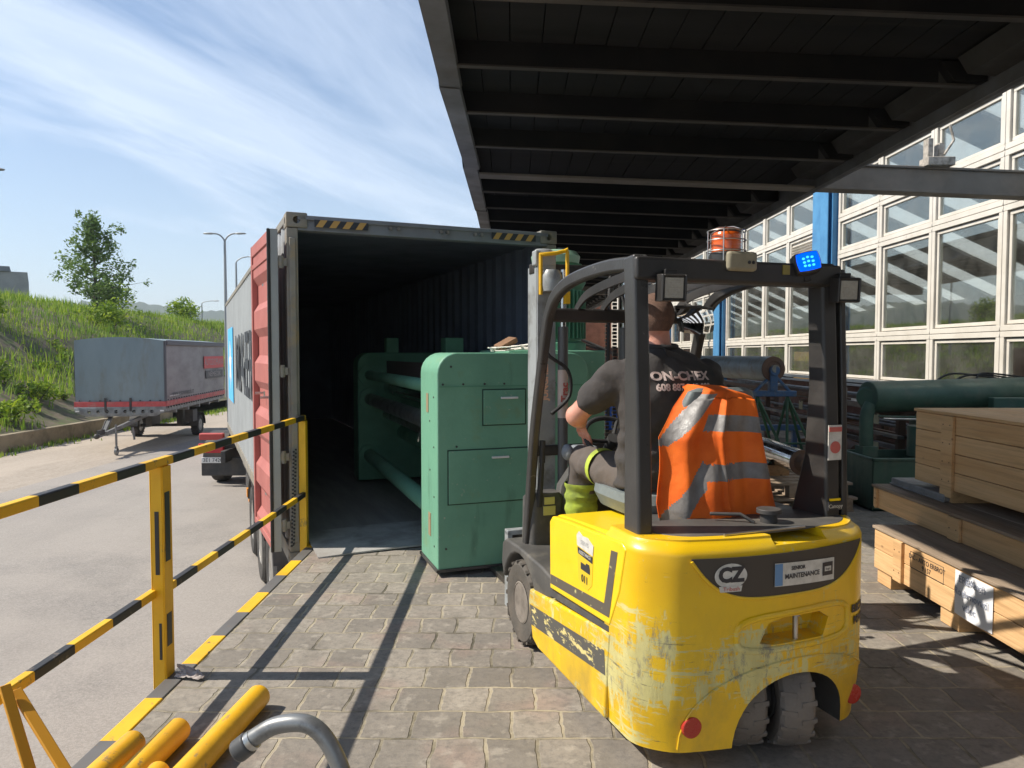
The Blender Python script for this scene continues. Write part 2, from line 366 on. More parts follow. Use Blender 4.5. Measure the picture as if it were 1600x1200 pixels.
dk.prism([(e2.x, e2.y), (6.2, e2.y), (6.2, 45), (.75, 45), (.75, 11)], 1.3, TT)
structure('loading_dock', dk, [M_pave], smooth=False)
# painted steel angle on the dock edge
def stripe(name, per, duty, phase, ca, cbk, rough=.55, axis=1, chip=.35):
    m = bpy.data.materials.new(name); m.use_nodes = True; nt = m.node_tree; b = nt.nodes['Principled BSDF']; b.inputs['Roughness'].default_value = rough
    t = N(nt, 'ShaderNodeTexCoord'); s = N(nt, 'ShaderNodeSeparateXYZ'); L(nt, t.outputs['Object'], s.inputs[0])
    a = N(nt, 'ShaderNodeMath', operation='SUBTRACT', i_1=phase); L(nt, s.outputs[axis], a.inputs[0])
    d = N(nt, 'ShaderNodeMath', operation='DIVIDE', i_1=per); L(nt, a.outputs[0], d.inputs[0])
    f = N(nt, 'ShaderNodeMath', operation='FLOORED_MODULO', i_1=1.0); L(nt, d.outputs[0], f.inputs[0])
    lt = N(nt, 'ShaderNodeMath', operation='LESS_THAN', i_1=duty); L(nt, f.outputs[0], lt.inputs[0])
    n = N(nt, 'ShaderNodeTexNoise', i_Scale=14, i_Detail=9, i_Roughness=.7); L(nt, t.outputs['Object'], n.inputs['Vector'])
    mi = N(nt, 'ShaderNodeMixRGB'); L(nt, lt.outputs[0], mi.inputs[0]); mi.inputs[1].default_value = c4(ca); mi.inputs[2].default_value = c4(cbk)
    ch = N(nt, 'ShaderNodeMapRange', i_1=.60, i_2=.66, i_3=0, i_4=chip*2); L(nt, n.outputs[0], ch.inputs[0])
    m2 = N(nt, 'ShaderNodeMixRGB'); L(nt, ch.outputs[0], m2.inputs[0]); L(nt, mi.outputs[0], m2.inputs[1]); m2.inputs[2].default_value = (.16, .13, .1, 1)
    n2_ = N(nt, 'ShaderNodeTexNoise', i_Scale=3, i_Detail=5); L(nt, t.outputs['Object'], n2_.inputs['Vector'])
    m3 = N(nt, 'ShaderNodeMixRGB', blend_type='MULTIPLY'); r3 = N(nt, 'ShaderNodeMapRange', i_1=.4, i_2=.7, i_3=0, i_4=.5); L(nt, n2_.outputs[0], r3.inputs[0]); L(nt, r3.outputs[0], m3.inputs[0])
    L(nt, m2.outputs[0], m3.inputs[1]); m3.inputs[2].default_value = (.55, .5, .45, 1)
    L(nt, m3.outputs[0], b.inputs['Base Color']); return m
YEL = (.82, .47, .012); BLK = (.03, .03, .032)
M_edge = stripe('edge_paint', .745, .5, 3.31, YEL, (.13, .125, .12), chip=.5)
structure('dock_edge', MB().box(-1.7, -1.615, -6, 6.02, -1.3, .004).box(-1.7, -1.45, 5.97, 6.04, -1.3, .003), M_edge, bevel=.006)
# low retaining wall at the foot of the bank
M_rw = mat('old_concrete', (.32, .26, .17), .9, col2=(.22, .18, .12), scale=1.2, bump=.6, bscale=20, dirt=(.12, .1, .06), dscale=1.5)
o = MB().box(-14.75, -14.45, -6, 31, GZ-.1, GZ+.5).build('retaining_wall', M_rw, bevel=.02)
setp(o, 'low stained concrete retaining wall at the foot of the grassy bank', 'wall')

# ---------------------------------------------------------------- vegetation
def leafmat(name, c1, c2, c3, sc=1.5):
    m = bpy.data.materials.new(name); m.use_nodes = True; nt = m.node_tree; b = nt.nodes['Principled BSDF']
    gi = N(nt, 'ShaderNodeNewGeometry')
    rp = N(nt, 'ShaderNodeValToRGB'); e = rp.color_ramp.elements; e[0].color = c4(c1); e[1].color = c4(c3); q = e.new(.5); q.color = c4(c2)
    L(nt, gi.outputs['Random Per Island'], rp.inputs[0])
    t = N(nt, 'ShaderNodeTexCoord'); n = N(nt, 'ShaderNodeTexNoise', i_Scale=sc, i_Detail=4); L(nt, t.outputs['Object'], n.inputs['Vector'])
    r = N(nt, 'ShaderNodeMapRange', i_1=.35, i_2=.65); L(nt, n.outputs[0], r.inputs[0])
    mi = N(nt, 'ShaderNodeMixRGB'); mi.inputs[0].default_value = .4; L(nt, r.outputs[0], mi.inputs[0]); L(nt, rp.outputs[0], mi.inputs[1])
    dk = N(nt, 'ShaderNodeMixRGB', blend_type='MULTIPLY'); dk.inputs[0].default_value = 1; L(nt, rp.outputs[0], dk.inputs[1]); dk.inputs[2].default_value = (1.5, 1.35, .8, 1)
    L(nt, dk.outputs[0], mi.inputs[2]); L(nt, mi.outputs[0], b.inputs['Base Color']); b.inputs['Roughness'].default_value = .6
    b.inputs['Specular IOR Level'].default_value = .25
    tr = N(nt, 'ShaderNodeBsdfTranslucent'); L(nt, mi.outputs[0], tr.inputs[0]); ms = N(nt, 'ShaderNodeMixShader'); ms.inputs[0].default_value = .35
    L(nt, b.outputs[0], ms.inputs[1]); L(nt, tr.outputs[0], ms.inputs[2]); L(nt, ms.outputs[0], nt.nodes['Material Output'].inputs[0])
    return m
M_grass = leafmat('grass_blades', (.1, .19, .02), (.18, .31, .04), (.33, .40, .09), .35)
M_weed = leafmat('weed_leaves', (.06, .13, .015), (.15, .25, .02), (.3, .4, .045), 1.2)
M_leaf = leafmat('tree_leaves', (.065, .12, .035), (.1, .18, .055), (.17, .26, .09), .8)
M_bark = mat('bark', (.1, .085, .07), .9, col2=(.05, .04, .035), scale=12, bump=.6, bscale=40)
def blades(m, x, y, z, n, h, spread, wd=.03):
    for _ in range(n):
        a = rnd(0, 2*pi); r = spread*sqrt(random.random()); bx = x+r*cos(a); by = y+r*sin(a)
        a2 = rnd(0, 2*pi); ln = rnd(.1, .55)*h; hh = h*rnd(.6, 1.15); w = wd*rnd(.7, 1.4); px, py = -sin(a2)*w, cos(a2)*w
        m.add([(bx-px, by-py, z-.05), (bx+px, by+py, z-.05), (bx+cos(a2)*ln*.4+px*.6, by+sin(a2)*ln*.4+py*.6, z+hh*.6), (bx+cos(a2)*ln*.4-px*.6, by+sin(a2)*ln*.4-py*.6, z+hh*.6), (bx+cos(a2)*ln, by+sin(a2)*ln, z+hh)], [(0, 1, 2, 3), (3, 2, 4)])
gm = MB()
def bare(x, y): return NZ.noise(V((x*.25, y*.13, 7))) - max(0, (-16.5-x))*.045 + .14
for _ in range(17000):
    t = random.random()**1.5; y = 10+t*100; x = -14.8-(random.random()**.8)*(8+y*.32)
    if bare(x, y) > .08 and x > -21 and random.random() < .9: continue
    far = 1+y*.018
    blades(gm, x, y, bank_z(x, y), 6, rnd(.16, .5)*(1+.5*NZ.noise(V((x*.5, y*.3, 4))))*(1+max(0, (-20-x))*.015), .32*far, .0115*far)
o = gm.build('bank_grass', M_grass, smooth=False, recalc=False); setp(o, 'tall green grass covering the bank', 'grass', kind='stuff')
gm = MB()
for _ in range(900):
    y = rnd(8, 60); x = -14.42+abs(random.gauss(0, .28)); blades(gm, x, y, GZ, 4, rnd(.08, .2), .2, .02)
o = gm.build('verge_grass', M_grass, smooth=False, recalc=False); setp(o, 'short grass verge along the gravel shoulder', 'grass', kind='stuff')
def leaves(m, c, rad, n, size, sq=(1, 1, 1), hollow=.3):
    for _ in range(n):
        d = V((random.gauss(0, 1), random.gauss(0, 1), random.gauss(0, 1))).normalized()*(hollow+(1-hollow)*random.random()**.5)
        p = V(c)+V((d.x*rad*sq[0], d.y*rad*sq[1], d.z*rad*sq[2])); s = size*rnd(.6, 1.4)
        a = V((random.gauss(0, 1), random.gauss(0, 1), random.gauss(0, .7))).normalized(); b = a.cross(V((random.gauss(0, 1), random.gauss(0, 1), random.gauss(0, 1)))).normalized()
        m.add([p-a*s, p-b*s*.45, p+a*s, p+b*s*.45], [(0, 1, 2, 3)])
def shrub(x, y, h, w, label, n=420, ls=.075, m=None, group='shrubs growing on the bank'):
    z = bank_z(x, y); t = thing('shrub', label, 'shrub', (x, y, z), 0, group)
    st = MB()
    for k in range(6):
        a = k*1.05+rnd(-.3, .3); st.tube([(0, 0, -.05), (cos(a)*w*.2, sin(a)*w*.2, h*.45), (cos(a)*w*.4, sin(a)*w*.4, h*.85)], [.02, .013, .005], 5)
    st.build('stem', M_bark, t)
    f = MB()
    for k in range(9):
        a = rnd(0, 2*pi); r = rnd(0, .38)*w; leaves(f, (cos(a)*r, sin(a)*r, h*rnd(.35, .8)), w*rnd(.18, .32), n//9, ls)
    f.build('foliage', m or M_weed, t, smooth=False, recalc=False); return t
sh = [(-15.6, 19.0, .55, 1.0, 'low bright yellow-green weed clump above the left end of the retaining wall'),
      (-16.3, 21.0, .7, 1.1, 'round leafy weed clump on bare soil at the left edge of the bank'),
      (-15.5, 22.5, .5, 1.3, 'wide low weed clump behind the retaining wall left of the covered trailer'),
      (-17.6, 22.5, .8, 1.2, 'bushy weed clump halfway up the bare patch of bank'),
      (-18.2, 25.5, .8, 1.3, 'dark leafy clump on the bank just left of the trailer cover'),
      (-16.4, 25.2, .7, 1.2, 'bright clump touching the left edge of the trailer cover'),
      (-19.5, 21.5, .9, 1.4, 'leafy clump high on the left of the bank at the picture edge'),
      (-20.5, 27, 1.1, 1.8, 'broad dark shrub in the grass above the bare soil'),
      (-22.5, 31, 1.3, 2.4, 'wide bramble bush midway up the bank above the trailer'),
      (-22, 40, 1.4, 3.0, 'dense low bush on the bank right of the trailer roof'),
      (-28, 52, 1.9, 3.6, 'leafy bush on the crest right of the lone tree'),
      (-27, 60, 1.6, 3.8, 'bush at the far right end of the crest')]
for x, y, h, w, lb in sh: shrub(x, y, h, w, lb, n=int(380*w), ls=.05+y*.0012)
for k in range(44):     # nameless young growth seedlings on the bare slope: countable, so each its own
    x = -14.9-rnd(.1, 5.5); y = rnd(18.5, 33)
    shrub(x, y, rnd(.2, .45), rnd(.4, .8), 'small green weed among the bare soil and grass on the lower bank', n=150, ls=.06, group='small weeds on the lower bank')
def tree(x, y, z, h, w, label, nl=5200, ls=.14, seed=1):
    random.seed(seed); t = thing('broadleaf_tree', label, 'tree', (x, y, z))
    tk = MB(); tk.tube([(0, 0, -.3), (.05, 0, h*.3), (-.05, .05, h*.65), (.05, 0, h*.97)], [.13, .1, .06, .02], 8)
    br = []; cr = MB()
    for k in range(34):
        f = .06+.9*k/34; a = k*2.4+rnd(-.5, .5); prof = (1-max(0, (f-.3)/.7)**1.35*.72)*(.7+.3*min(1, f*4))
        r = w*.5*prof*rnd(.35, 1.15); p0 = V((0, 0, h*f*.9)); p1 = V((cos(a)*r, sin(a)*r, h*(f*.9+.07+.08*random.random())))
        tk.tube([p0, (p0+p1)*.5+V((0, 0, -.05)), p1], [.035, .022, .008], 5)
        for q in range(5):
            c = p0.lerp(p1, .3+.17*q)+V((rnd(-.5, .5), rnd(-.5, .5), rnd(-.3, .7)))*w*.12
            leaves(cr, c, w*rnd(.05, .12), int(nl/190*rnd(.5, 1.4)), ls, (1, 1, 1.15), .05)
    leaves(cr, (.05, 0, h*.97), w*.09, int(nl/60), ls, (.8, .8, 1.6), .1)
    tk.build('trunk', M_bark, t); cr.build('crown', M_leaf, t, smooth=False, recalc=False)
    return t
zt = bank_z(-25.6, 45)
tree(-25.6, 45, zt-.1, 5.9, 4.9, 'lone slender broadleaf tree standing on the crest of the grassy bank', 6500, .11, 5)
random.seed(11)
# ================================================================= CANOPY
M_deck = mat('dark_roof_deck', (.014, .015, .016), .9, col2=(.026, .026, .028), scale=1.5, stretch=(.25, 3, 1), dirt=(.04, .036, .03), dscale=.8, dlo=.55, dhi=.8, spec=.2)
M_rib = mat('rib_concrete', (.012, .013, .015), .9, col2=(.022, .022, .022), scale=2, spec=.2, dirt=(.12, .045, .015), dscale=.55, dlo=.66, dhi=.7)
M_flg = mat('lit_flange', (.04, .036, .034), .85, col2=(.1, .088, .078), scale=1.1, dirt=(.35, .1, .02), dscale=.9, dlo=.7, dhi=.72)  # paler brown: light on the rib undersides put into the colour
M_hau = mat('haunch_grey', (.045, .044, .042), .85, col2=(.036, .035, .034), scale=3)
M_fas = mat('fascia_metal', (.15, .155, .17), .6, col2=(.1, .1, .105), scale=2, dirt=(.1, .09, .08), dscale=1.2)
M_steel = mat('grey_paint_steel', (.2, .175, .145), .7, col2=(.15, .13, .108), scale=1.6, dirt=(.25, .21, .17), dscale=1.3)
can = thing('loading_canopy', 'dark ribbed canopy roof over the loading dock with bent metal edge', 'canopy', (0, 0, 0))
SL = -math.tan(R(2.3))
X0c, X1c = -.46, 3.33
def cz(x): return 3.62+(x-X0c)*SL
def slab(mb, x0, x1, y0, y1, za, zb):
    mb.add([(x, y, cz(x)+z) for x in (x0, x1) for y in (y0, y1) for z in (za, zb)], [(0, 1, 3, 2), (4, 6, 7, 5), (0, 4, 5, 1), (2, 3, 7, 6), (0, 2, 6, 4), (1, 5, 7, 3)])
m = MB(); y = -4
# planks between the ribs: narrow boards with gaps, running along the dock
random.seed(3)
nb = 17; wb = (X1c-X0c)/nb
for k in range(nb):
    a = X0c+k*wb; slab(m, a+.004, a+wb-.004, -4, 44, .16+rnd(0, .006), .24)
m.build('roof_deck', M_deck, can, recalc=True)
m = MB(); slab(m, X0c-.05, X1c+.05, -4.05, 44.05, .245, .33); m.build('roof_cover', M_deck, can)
for k in range(-4, 36):
    yy = 8.2+(k-7)*1.0+.5-.5; yy = 1.2+k*1.0
    if abs(yy-8.2) < .3: continue
    m = MB(); slab(m, X0c+.05, X1c-.35, yy-.018, yy+.018, -.0, .165)
    slab(m, X0c+.05, X1c-.1, yy-.03, yy+.03, -.012, -.001) if False else None
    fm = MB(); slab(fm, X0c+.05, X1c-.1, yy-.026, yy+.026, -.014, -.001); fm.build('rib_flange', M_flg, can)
    # tapered pale haunch at the wall end
    m.add([(X1c-.35, yy-.04, cz(X1c)+.16), (X1c-.02, yy-.04, cz(X1c)+.16), (X1c-.02, yy-.04, cz(X1c)+.02), (X1c-.25, yy-.04, cz(X1c)+.02),
           (X1c-.35, yy+.04, cz(X1c)+.16), (X1c-.02, yy+.04, cz(X1c)+.16), (X1c-.02, yy+.04, cz(X1c)+.02), (X1c-.25, yy+.04, cz(X1c)+.02)],
          [(0, 1, 2, 3), (7, 6, 5, 4), (0, 4, 5, 1), (1, 5, 6, 2), (2, 6, 7, 3), (3, 7, 4, 0)])
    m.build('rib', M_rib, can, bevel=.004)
    hm = MB(); hm.add([(X1c-.27, yy+.05, cz(X1c)+.155), (X1c-.01, yy+.05, cz(X1c)+.155), (X1c-.01, yy+.05, cz(X1c)+.03), (X1c-.2, yy+.05, cz(X1c)+.045), (X1c-.27, yy+.9, cz(X1c)+.155), (X1c-.01, yy+.9, cz(X1c)+.155), (X1c-.01, yy+.9, cz(X1c)+.03), (X1c-.2, yy+.9, cz(X1c)+.045)], [(0, 1, 2, 3), (7, 6, 5, 4), (0, 4, 5, 1), (1, 5, 6, 2), (2, 6, 7, 3), (3, 7, 4, 0)]); hm.build('haunch', M_hau, can)
# bent outer fascia, in slightly overlapping lengths
m = MB(); y = -4; k = 0
while y < 44:
    ln = 2.4; dxa = rnd(-.03, .02); dxb = rnd(-.03, .02); w = .15
    vs = []
    for yy, dd in ((y, dxa), (y+ln+.03, dxb)):
        for q, (px, pz) in enumerate([(-.06, .36), (-.075, .12), (-.06, -.02), (.09, -.03), (.1, .0)]): vs.append((X0c+px+dd-(0.006*(k % 2)), yy, cz(X0c)+pz+.01*(k % 2)))
    m.add(vs, [(i, i+1, i+6, i+5) for i in range(4)]); y += ln; k += 1
m.build('edge_fascia', M_fas, can, solid=.006, sharp=20)
m = MB(); m.tube([(X1c+.05, -4, 3.44), (X1c+.05, 44, 3.44)], .05, 10); m.box(X1c-.002, X1c+.01, -4, 44, 3.4, 3.7)
m.build('gutter', M_fas, can)
m = MB(); 
for za, zb, w in ((-.06, -.035, .1), (.2, .225, .1)): slab(m, X0c+.1, 6.05, 8.2-w, 8.2+w, za, zb) if zb < 0 else slab(m, X1c+.1, 6.05, 8.2-w, 8.2+w, za, zb)
slab(m, X1c+.1, 6.05, 8.13, 8.15, -.035, .2)
m.build('cross_beam', M_steel, can, bevel=.004)
for yy in (22.1, 36.0):
    MB().box(X0c+.1, 6.05, yy-.1, yy+.1, 3.35, 3.66).build('cross_beam', M_steel, can, bevel=.01)
# floodlight fixed on the beam
fl = MB(); fl.T = Mx.Translation((0, 0, -.03))
fl.box(4.52, 4.82, 8.02, 8.2, 3.668, 3.76).box(4.56, 4.62, 8.1, 8.2, 3.7, 3.98).box(4.68, 4.74, 8.1, 8.2, 3.7, 3.93)
fl.tube([(4.74, 8.1, 3.8), (4.83, 8.08, 3.95), (4.78, 8.08, 4.12)], .016, 6)
o = fl.build('junction_box', mat('aged_plastic', (.45, .4, .34), .6, col2=(.2, .18, .15), scale=20), bevel=.008)
setp(o, 'small beige electrical box with a black cable stub on the grey steel beam', 'junction box')

# ================================================================= FACTORY BUILDING
M_white = mat('white_window_frame', (.66, .62, .55), .45, col2=(.56, .52, .45), scale=2.5, dirt=(.4, .36, .3), dscale=6, dlo=.62, dhi=.8)
M_blue = mat('blue_column_paint', (.07, .25, .47), .45, col2=(.055, .2, .4), scale=3, dirt=(.12, .2, .3), dscale=5, dlo=.6)
M_cream = mat('cream_render', (.62, .5, .36), .85, col2=(.55, .44, .31), scale=3, bump=.2)
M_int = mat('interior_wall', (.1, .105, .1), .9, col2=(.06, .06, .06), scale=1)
M_brick = mat('red_brown_plinth', (.2, .085, .05), .85, col2=(.14, .06, .04), scale=5, dirt=(.25, .2, .15), dscale=2)
def glassmat():
    m = bpy.data.materials.new('window_glass'); m.use_nodes = True; nt = m.node_tree; nt.nodes.remove(nt.nodes['Principled BSDF'])
    g = N(nt, 'ShaderNodeBsdfGlossy', i_Roughness=.012); g.inputs['Color'].default_value = (.95, .92, .86, 1)
    t = N(nt, 'ShaderNodeBsdfTransparent'); t.inputs[0].default_value = (.82, .86, .84, 1)
    tc_ = N(nt, 'ShaderNodeTexCoord'); nz = N(nt, 'ShaderNodeTexNoise', i_Scale=1.3, i_Detail=2); L(nt, tc_.outputs['Object'], nz.inputs['Vector'])
    bp = N(nt, 'ShaderNodeBump', i_Strength=.02, i_Distance=.05); L(nt, nz.outputs[0], bp.inputs['Height']); L(nt, bp.outputs[0], g.inputs['Normal'])
    fr = N(nt, 'ShaderNodeFresnel', i_IOR=1.6); mr = N(nt, 'ShaderNodeMapRange', i_1=0, i_2=.5, i_3=.05, i_4=.5); L(nt, fr.outputs[0], mr.inputs[0])
    ms = N(nt, 'ShaderNodeMixShader'); L(nt, mr.outputs[0], ms.inputs[0]); L(nt, t.outputs[0], ms.inputs[1]); L(nt, g.outputs[0], ms.inputs[2])
    df = N(nt, 'ShaderNodeBsdfDiffuse'); df.inputs[0].default_value = (.5, .48, .44, 1)
    n3 = N(nt, 'ShaderNodeTexNoise', i_Scale=2.2, i_Detail=8, i_Roughness=.7); L(nt, tc_.outputs['Object'], n3.inputs['Vector'])
    r3 = N(nt, 'ShaderNodeMapRange', i_1=.4, i_2=.8, i_3=.015, i_4=.1); L(nt, n3.outputs[0], r3.inputs[0])
    m2 = N(nt, 'ShaderNodeMixShader'); L(nt, r3.outputs[0], m2.inputs[0]); L(nt, ms.outputs[0], m2.inputs[1]); L(nt, df.outputs[0], m2.inputs[2])
    L(nt, m2.outputs[0], nt.nodes['Material Output'].inputs[0]); return m
M_glass = glassmat()
fb = thing('factory_building', 'factory hall with white framed window wall and blue steel columns beside the dock', 'building', (0, 0, 0))
XW = 6.0
MB().box(XW+.02, XW+.3, -8, 46, -1.3, 1.02).build('plinth', M_brick, fb)
MB().box(XW-.02, XW+.25, -8, 46, 4.84, 5.35).build('parapet', M_cream, fb, bevel=.01)
MB().box(XW-.09, XW+.05, -8, 46, 1.02, 1.06).build('window_sill', mat('sill_metal', (.45, .42, .37), .5), fb, bevel=.005)
rows = [(1.08, 1.86), (1.86, 3.38), (3.38, 4.04), (4.04, 4.83)]
def window(y0, y1, z0, z1, kind=0):
    f = .06; m = MB()
    e = .07
    for a, b, c, d in ((y0, y1, z0, z0+e), (y0, y1, z1-e, z1)): m.box(XW-.05, XW+.06, a, b, c, d)
    for a, b in ((y0, y0+e), (y1-e, y1)): m.box(XW-.048, XW+.06, a, b, z0+e, z1-e)
    # inner sash
    s = .045; q = e+.012
    for a, b, c, d in ((y0+q, y1-q, z0+q, z0+q+s), (y0+q, y1-q, z1-q-s, z1-q)): m.box(XW-.02, XW+.04, a, b, c, d)
    for a, b in ((y0+q, y0+q+s), (y1-q-s, y1-q)): m.box(XW-.019, XW+.04, a, b, z0+q+s, z1-q-s)
    if kind == 2:
        n = int((z1-z0-.3)/.055)
        for i in range(n): m.cb((XW+.0, (y0+y1)/2, z0+.16+i*.055), (.05, y1-y0-.3, .008), (0, R(40), 0))
        m.box(XW+.02, XW+.03, y0+.1, y1-.1, z0+.1, z1-.1)
    o = m.build('window', M_white, fb, bevel=.004, seg=1)
    if kind != 2:
        MB().box(XW+.0, XW+.008, y0+q+s-.01, y1-q-s+.01, z0+q+s-.01, z1-q-s+.01).build('pane', M_glass, o)
    return o
cols = [6.95+6.95*k for k in range(-1, 5)]
for i, yc in enumerate(cols):
    m = MB(); m.box(XW-.22, XW-.2, yc-.42, yc-.1, -.0, 4.85).box(XW-.2, XW+.1, yc-.3, yc-.27, 0, 4.85).box(XW-.14, XW+.1, yc-.44, yc+.45, 0, 4.83)
    if yc > 0: m.build('column', M_blue, fb, bevel=.006)
    if i < 5:
        for k in range(4):
            y0 = yc+.475+k*1.5
            for j, (z0, z1) in enumerate(rows):
                if y0 > 27 and j in (0,): pass
                kind = 2 if (i == 2 and k == 0 and j == 2) or (i == 1 and k == 0 and j == 3 and False) else 0
                if 3.2 < y0 < 34: window(y0+.005, y0+1.495, z0+.003, z1-.003, kind)
MB().box(XW-.015, XW+.05, 31, 46, 1.08, 4.83).build('end_panel', M_white, fb)
# hall interior: floor, back wall, sloping roof with long openings to the sky
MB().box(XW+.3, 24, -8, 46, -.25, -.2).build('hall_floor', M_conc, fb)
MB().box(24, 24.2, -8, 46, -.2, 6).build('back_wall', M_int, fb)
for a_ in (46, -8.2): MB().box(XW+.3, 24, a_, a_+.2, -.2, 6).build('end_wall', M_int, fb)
m = MB(); 
y = -8
while y < 46:
    for x0, x1, za, zb in ((XW+.25, 12, 5.3, 2.2+.0),): pass
    # opaque strips with open gaps (skylights)
    m.add([(XW+.25, y, 5.3), (XW+.25, y+.9, 5.3), (11.5, y+.9, 2.9), (11.5, y, 2.9), (XW+.25, y, 5.4), (XW+.25, y+.9, 5.4), (11.5, y+.9, 3.0), (11.5, y, 3.0)], [(0, 1, 2, 3), (7, 6, 5, 4), (0, 4, 5, 1), (1, 5, 6, 2), (2, 6, 7, 3), (3, 7, 4, 0)])
    y += 1.7
m.add([(11.5, -8, 2.9), (11.5, 46, 2.9), (24, 46, 5.5), (24, -8, 5.5), (11.5, -8, 3), (11.5, 46, 3), (24, 46, 5.6), (24, -8, 5.6)], [(0, 1, 2, 3), (7, 6, 5, 4), (0, 4, 5, 1), (1, 5, 6, 2), (2, 6, 7, 3), (3, 7, 4, 0)])
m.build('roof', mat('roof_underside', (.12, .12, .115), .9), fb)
m = MB()
for k in range(26):     # translucent roof sheets filling the gaps
    y = -8+.9+k*1.7
    m.add([(XW+.25, y, 5.36), (XW+.25, y+.8, 5.36), (11.5, y+.8, 2.96), (11.5, y, 2.96)], [(0, 1, 2, 3)])
ms_ = bpy.data.materials.new('skylight_sheet'); ms_.use_nodes = True; nt = ms_.node_tree; nt.nodes.remove(nt.nodes['Principled BSDF'])
tr_ = N(nt, 'ShaderNodeBsdfTranslucent'); tr_.inputs[0].default_value = (.95, .93, .88, 1); tp_ = N(nt, 'ShaderNodeBsdfTransparent'); mq_ = N(nt, 'ShaderNodeMixShader', i_0=.15); L(nt, tr_.outputs[0], mq_.inputs[1]); L(nt, tp_.outputs[0], mq_.inputs[2]); L(nt, mq_.outputs[0], nt.nodes['Material Output'].inputs[0])
m.build('skylight', ms_, fb)
# things inside the hall close to the glass
cb = MB().box(6.6, 7.1, 16.05, 17.1, -.2, 1.62)
o = cb.build('cardboard_box', mat('cardboard', (.62, .36, .14), .8), bevel=.01); setp(o, 'tall tan cardboard box seen through a low window pane inside the hall', 'box')

# ================================================================= FAR END OF THE DOCK
M_brk2 = mat('far_brick', (.23, .1, .065), .9, col2=(.17, .075, .05), scale=3)
o = MB().box(.9, 6, 44.0, 44.4, 0, 5).box(1.4, 3, 43.9, 44, 0, 2.3).build('brick_wall', M_brk2, bevel=.02); setp(o, 'red brick end wall closing the far end of the dock', 'wall')

# ================================================================= CONTAINER ON ITS TRAILER
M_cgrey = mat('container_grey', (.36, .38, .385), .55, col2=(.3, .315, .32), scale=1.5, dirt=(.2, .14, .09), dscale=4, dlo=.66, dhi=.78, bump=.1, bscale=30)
M_cfr = mat('container_frame', (.25, .235, .2), .6, col2=(.18, .17, .15), scale=3, dirt=(.32, .24, .13), dscale=5, dlo=.5, dhi=.7)
M_cred = mat('door_red', (.4, .13, .11), .65, col2=(.34, .105, .09), scale=2, dirt=(.28, .08, .05), dscale=5, dlo=.6, dhi=.8)
M_cin = mat('container_inside', (.11, .135, .19), .8, col2=(.085, .105, .15), scale=2)  # grey-blue paint, lightened to stand in for lens flare in the opening
M_rub = mat('black_rubber', (.02, .02, .021), .7, col2=(.035, .034, .033), scale=5)
M_ply = mat('container_floor_boards', (.26, .25, .235), .75, col2=(.36, .345, .325), scale=2, stretch=(4, .5, 1), bump=.2)
M_chas = mat('chassis_black', (.035, .034, .035), .6, col2=(.08, .07, .06), scale=5)
M_alu = mat('bare_metal', (.5, .5, .49), .38, 1, col2=(.35, .34, .33), scale=6)
M_txtd = mat('dark_lettering', (.03, .035, .045), .6)
M_ltb = mat('light_blue_panel', (.1, .45, .8), .6)
M_wht = mat('white_paint', (.78, .77, .74), .55, col2=(.66, .64, .6), scale=6)
H0, H1, WC, LC = -.16, 2.73, 2.44, 12.19
ct = thing('shipping_container', 'open grey shipping container loaded with the green machine, doors folded back', 'container', tuple(CL), R(YW))
# local frame: x = u (across), y = d (inwards), z up
def corr(x, y0, y1, z0, z1, pitch=.278, dep=.036, out=-1):
    m = MB(); prof = []; y = y0
    while y < y1-.001:
        for dy, dd in ((0, 0), (.072, 0), (.072+.068, dep), (.072+.068+.07, dep)):
            if y+dy < y1: prof.append((y+dy, dd))
        y += pitch
    prof.append((y1, 0))
    vs = []
    for yy, dd in prof: vs += [(x-out*dd, yy, z0), (x-out*dd, yy, z1)]
    return m.add(vs, [(2*i, 2*i+2, 2*i+3, 2*i+1) for i in range(len(prof)-1)])
w1 = corr(.012, .12, LC-.15, H0+.14, H1-.06); sidew = w1.build('side_wall', M_cgrey, ct, solid=.003, sharp=20)
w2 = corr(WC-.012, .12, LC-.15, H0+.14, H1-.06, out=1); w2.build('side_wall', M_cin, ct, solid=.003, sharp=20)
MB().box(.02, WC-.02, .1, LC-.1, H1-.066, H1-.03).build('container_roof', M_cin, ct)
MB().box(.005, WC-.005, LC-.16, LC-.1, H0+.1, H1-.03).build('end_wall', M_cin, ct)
MB().box(.07, WC-.07, .06, LC-.12, H0+.12, .0).build('floor_boards', M_ply, ct)
MB().box(.0, .05, .12, LC-.15, H1-.065, H1-.0).build('top_rail', M_cfr, ct, bevel=.004); MB().box(WC-.05, WC, .12, LC-.15, H1-.065, H1).build('top_rail', M_cfr, ct, bevel=.004)
MB().box(.0, .05, .12, LC-.15, H0, H0+.14).build('bottom_rail', M_cfr, ct, bevel=.004)
MB().box(.001, .06, .07, LC-.15, .02, H1-.07).build('inner_left_lining', M_cin, ct) if False else None
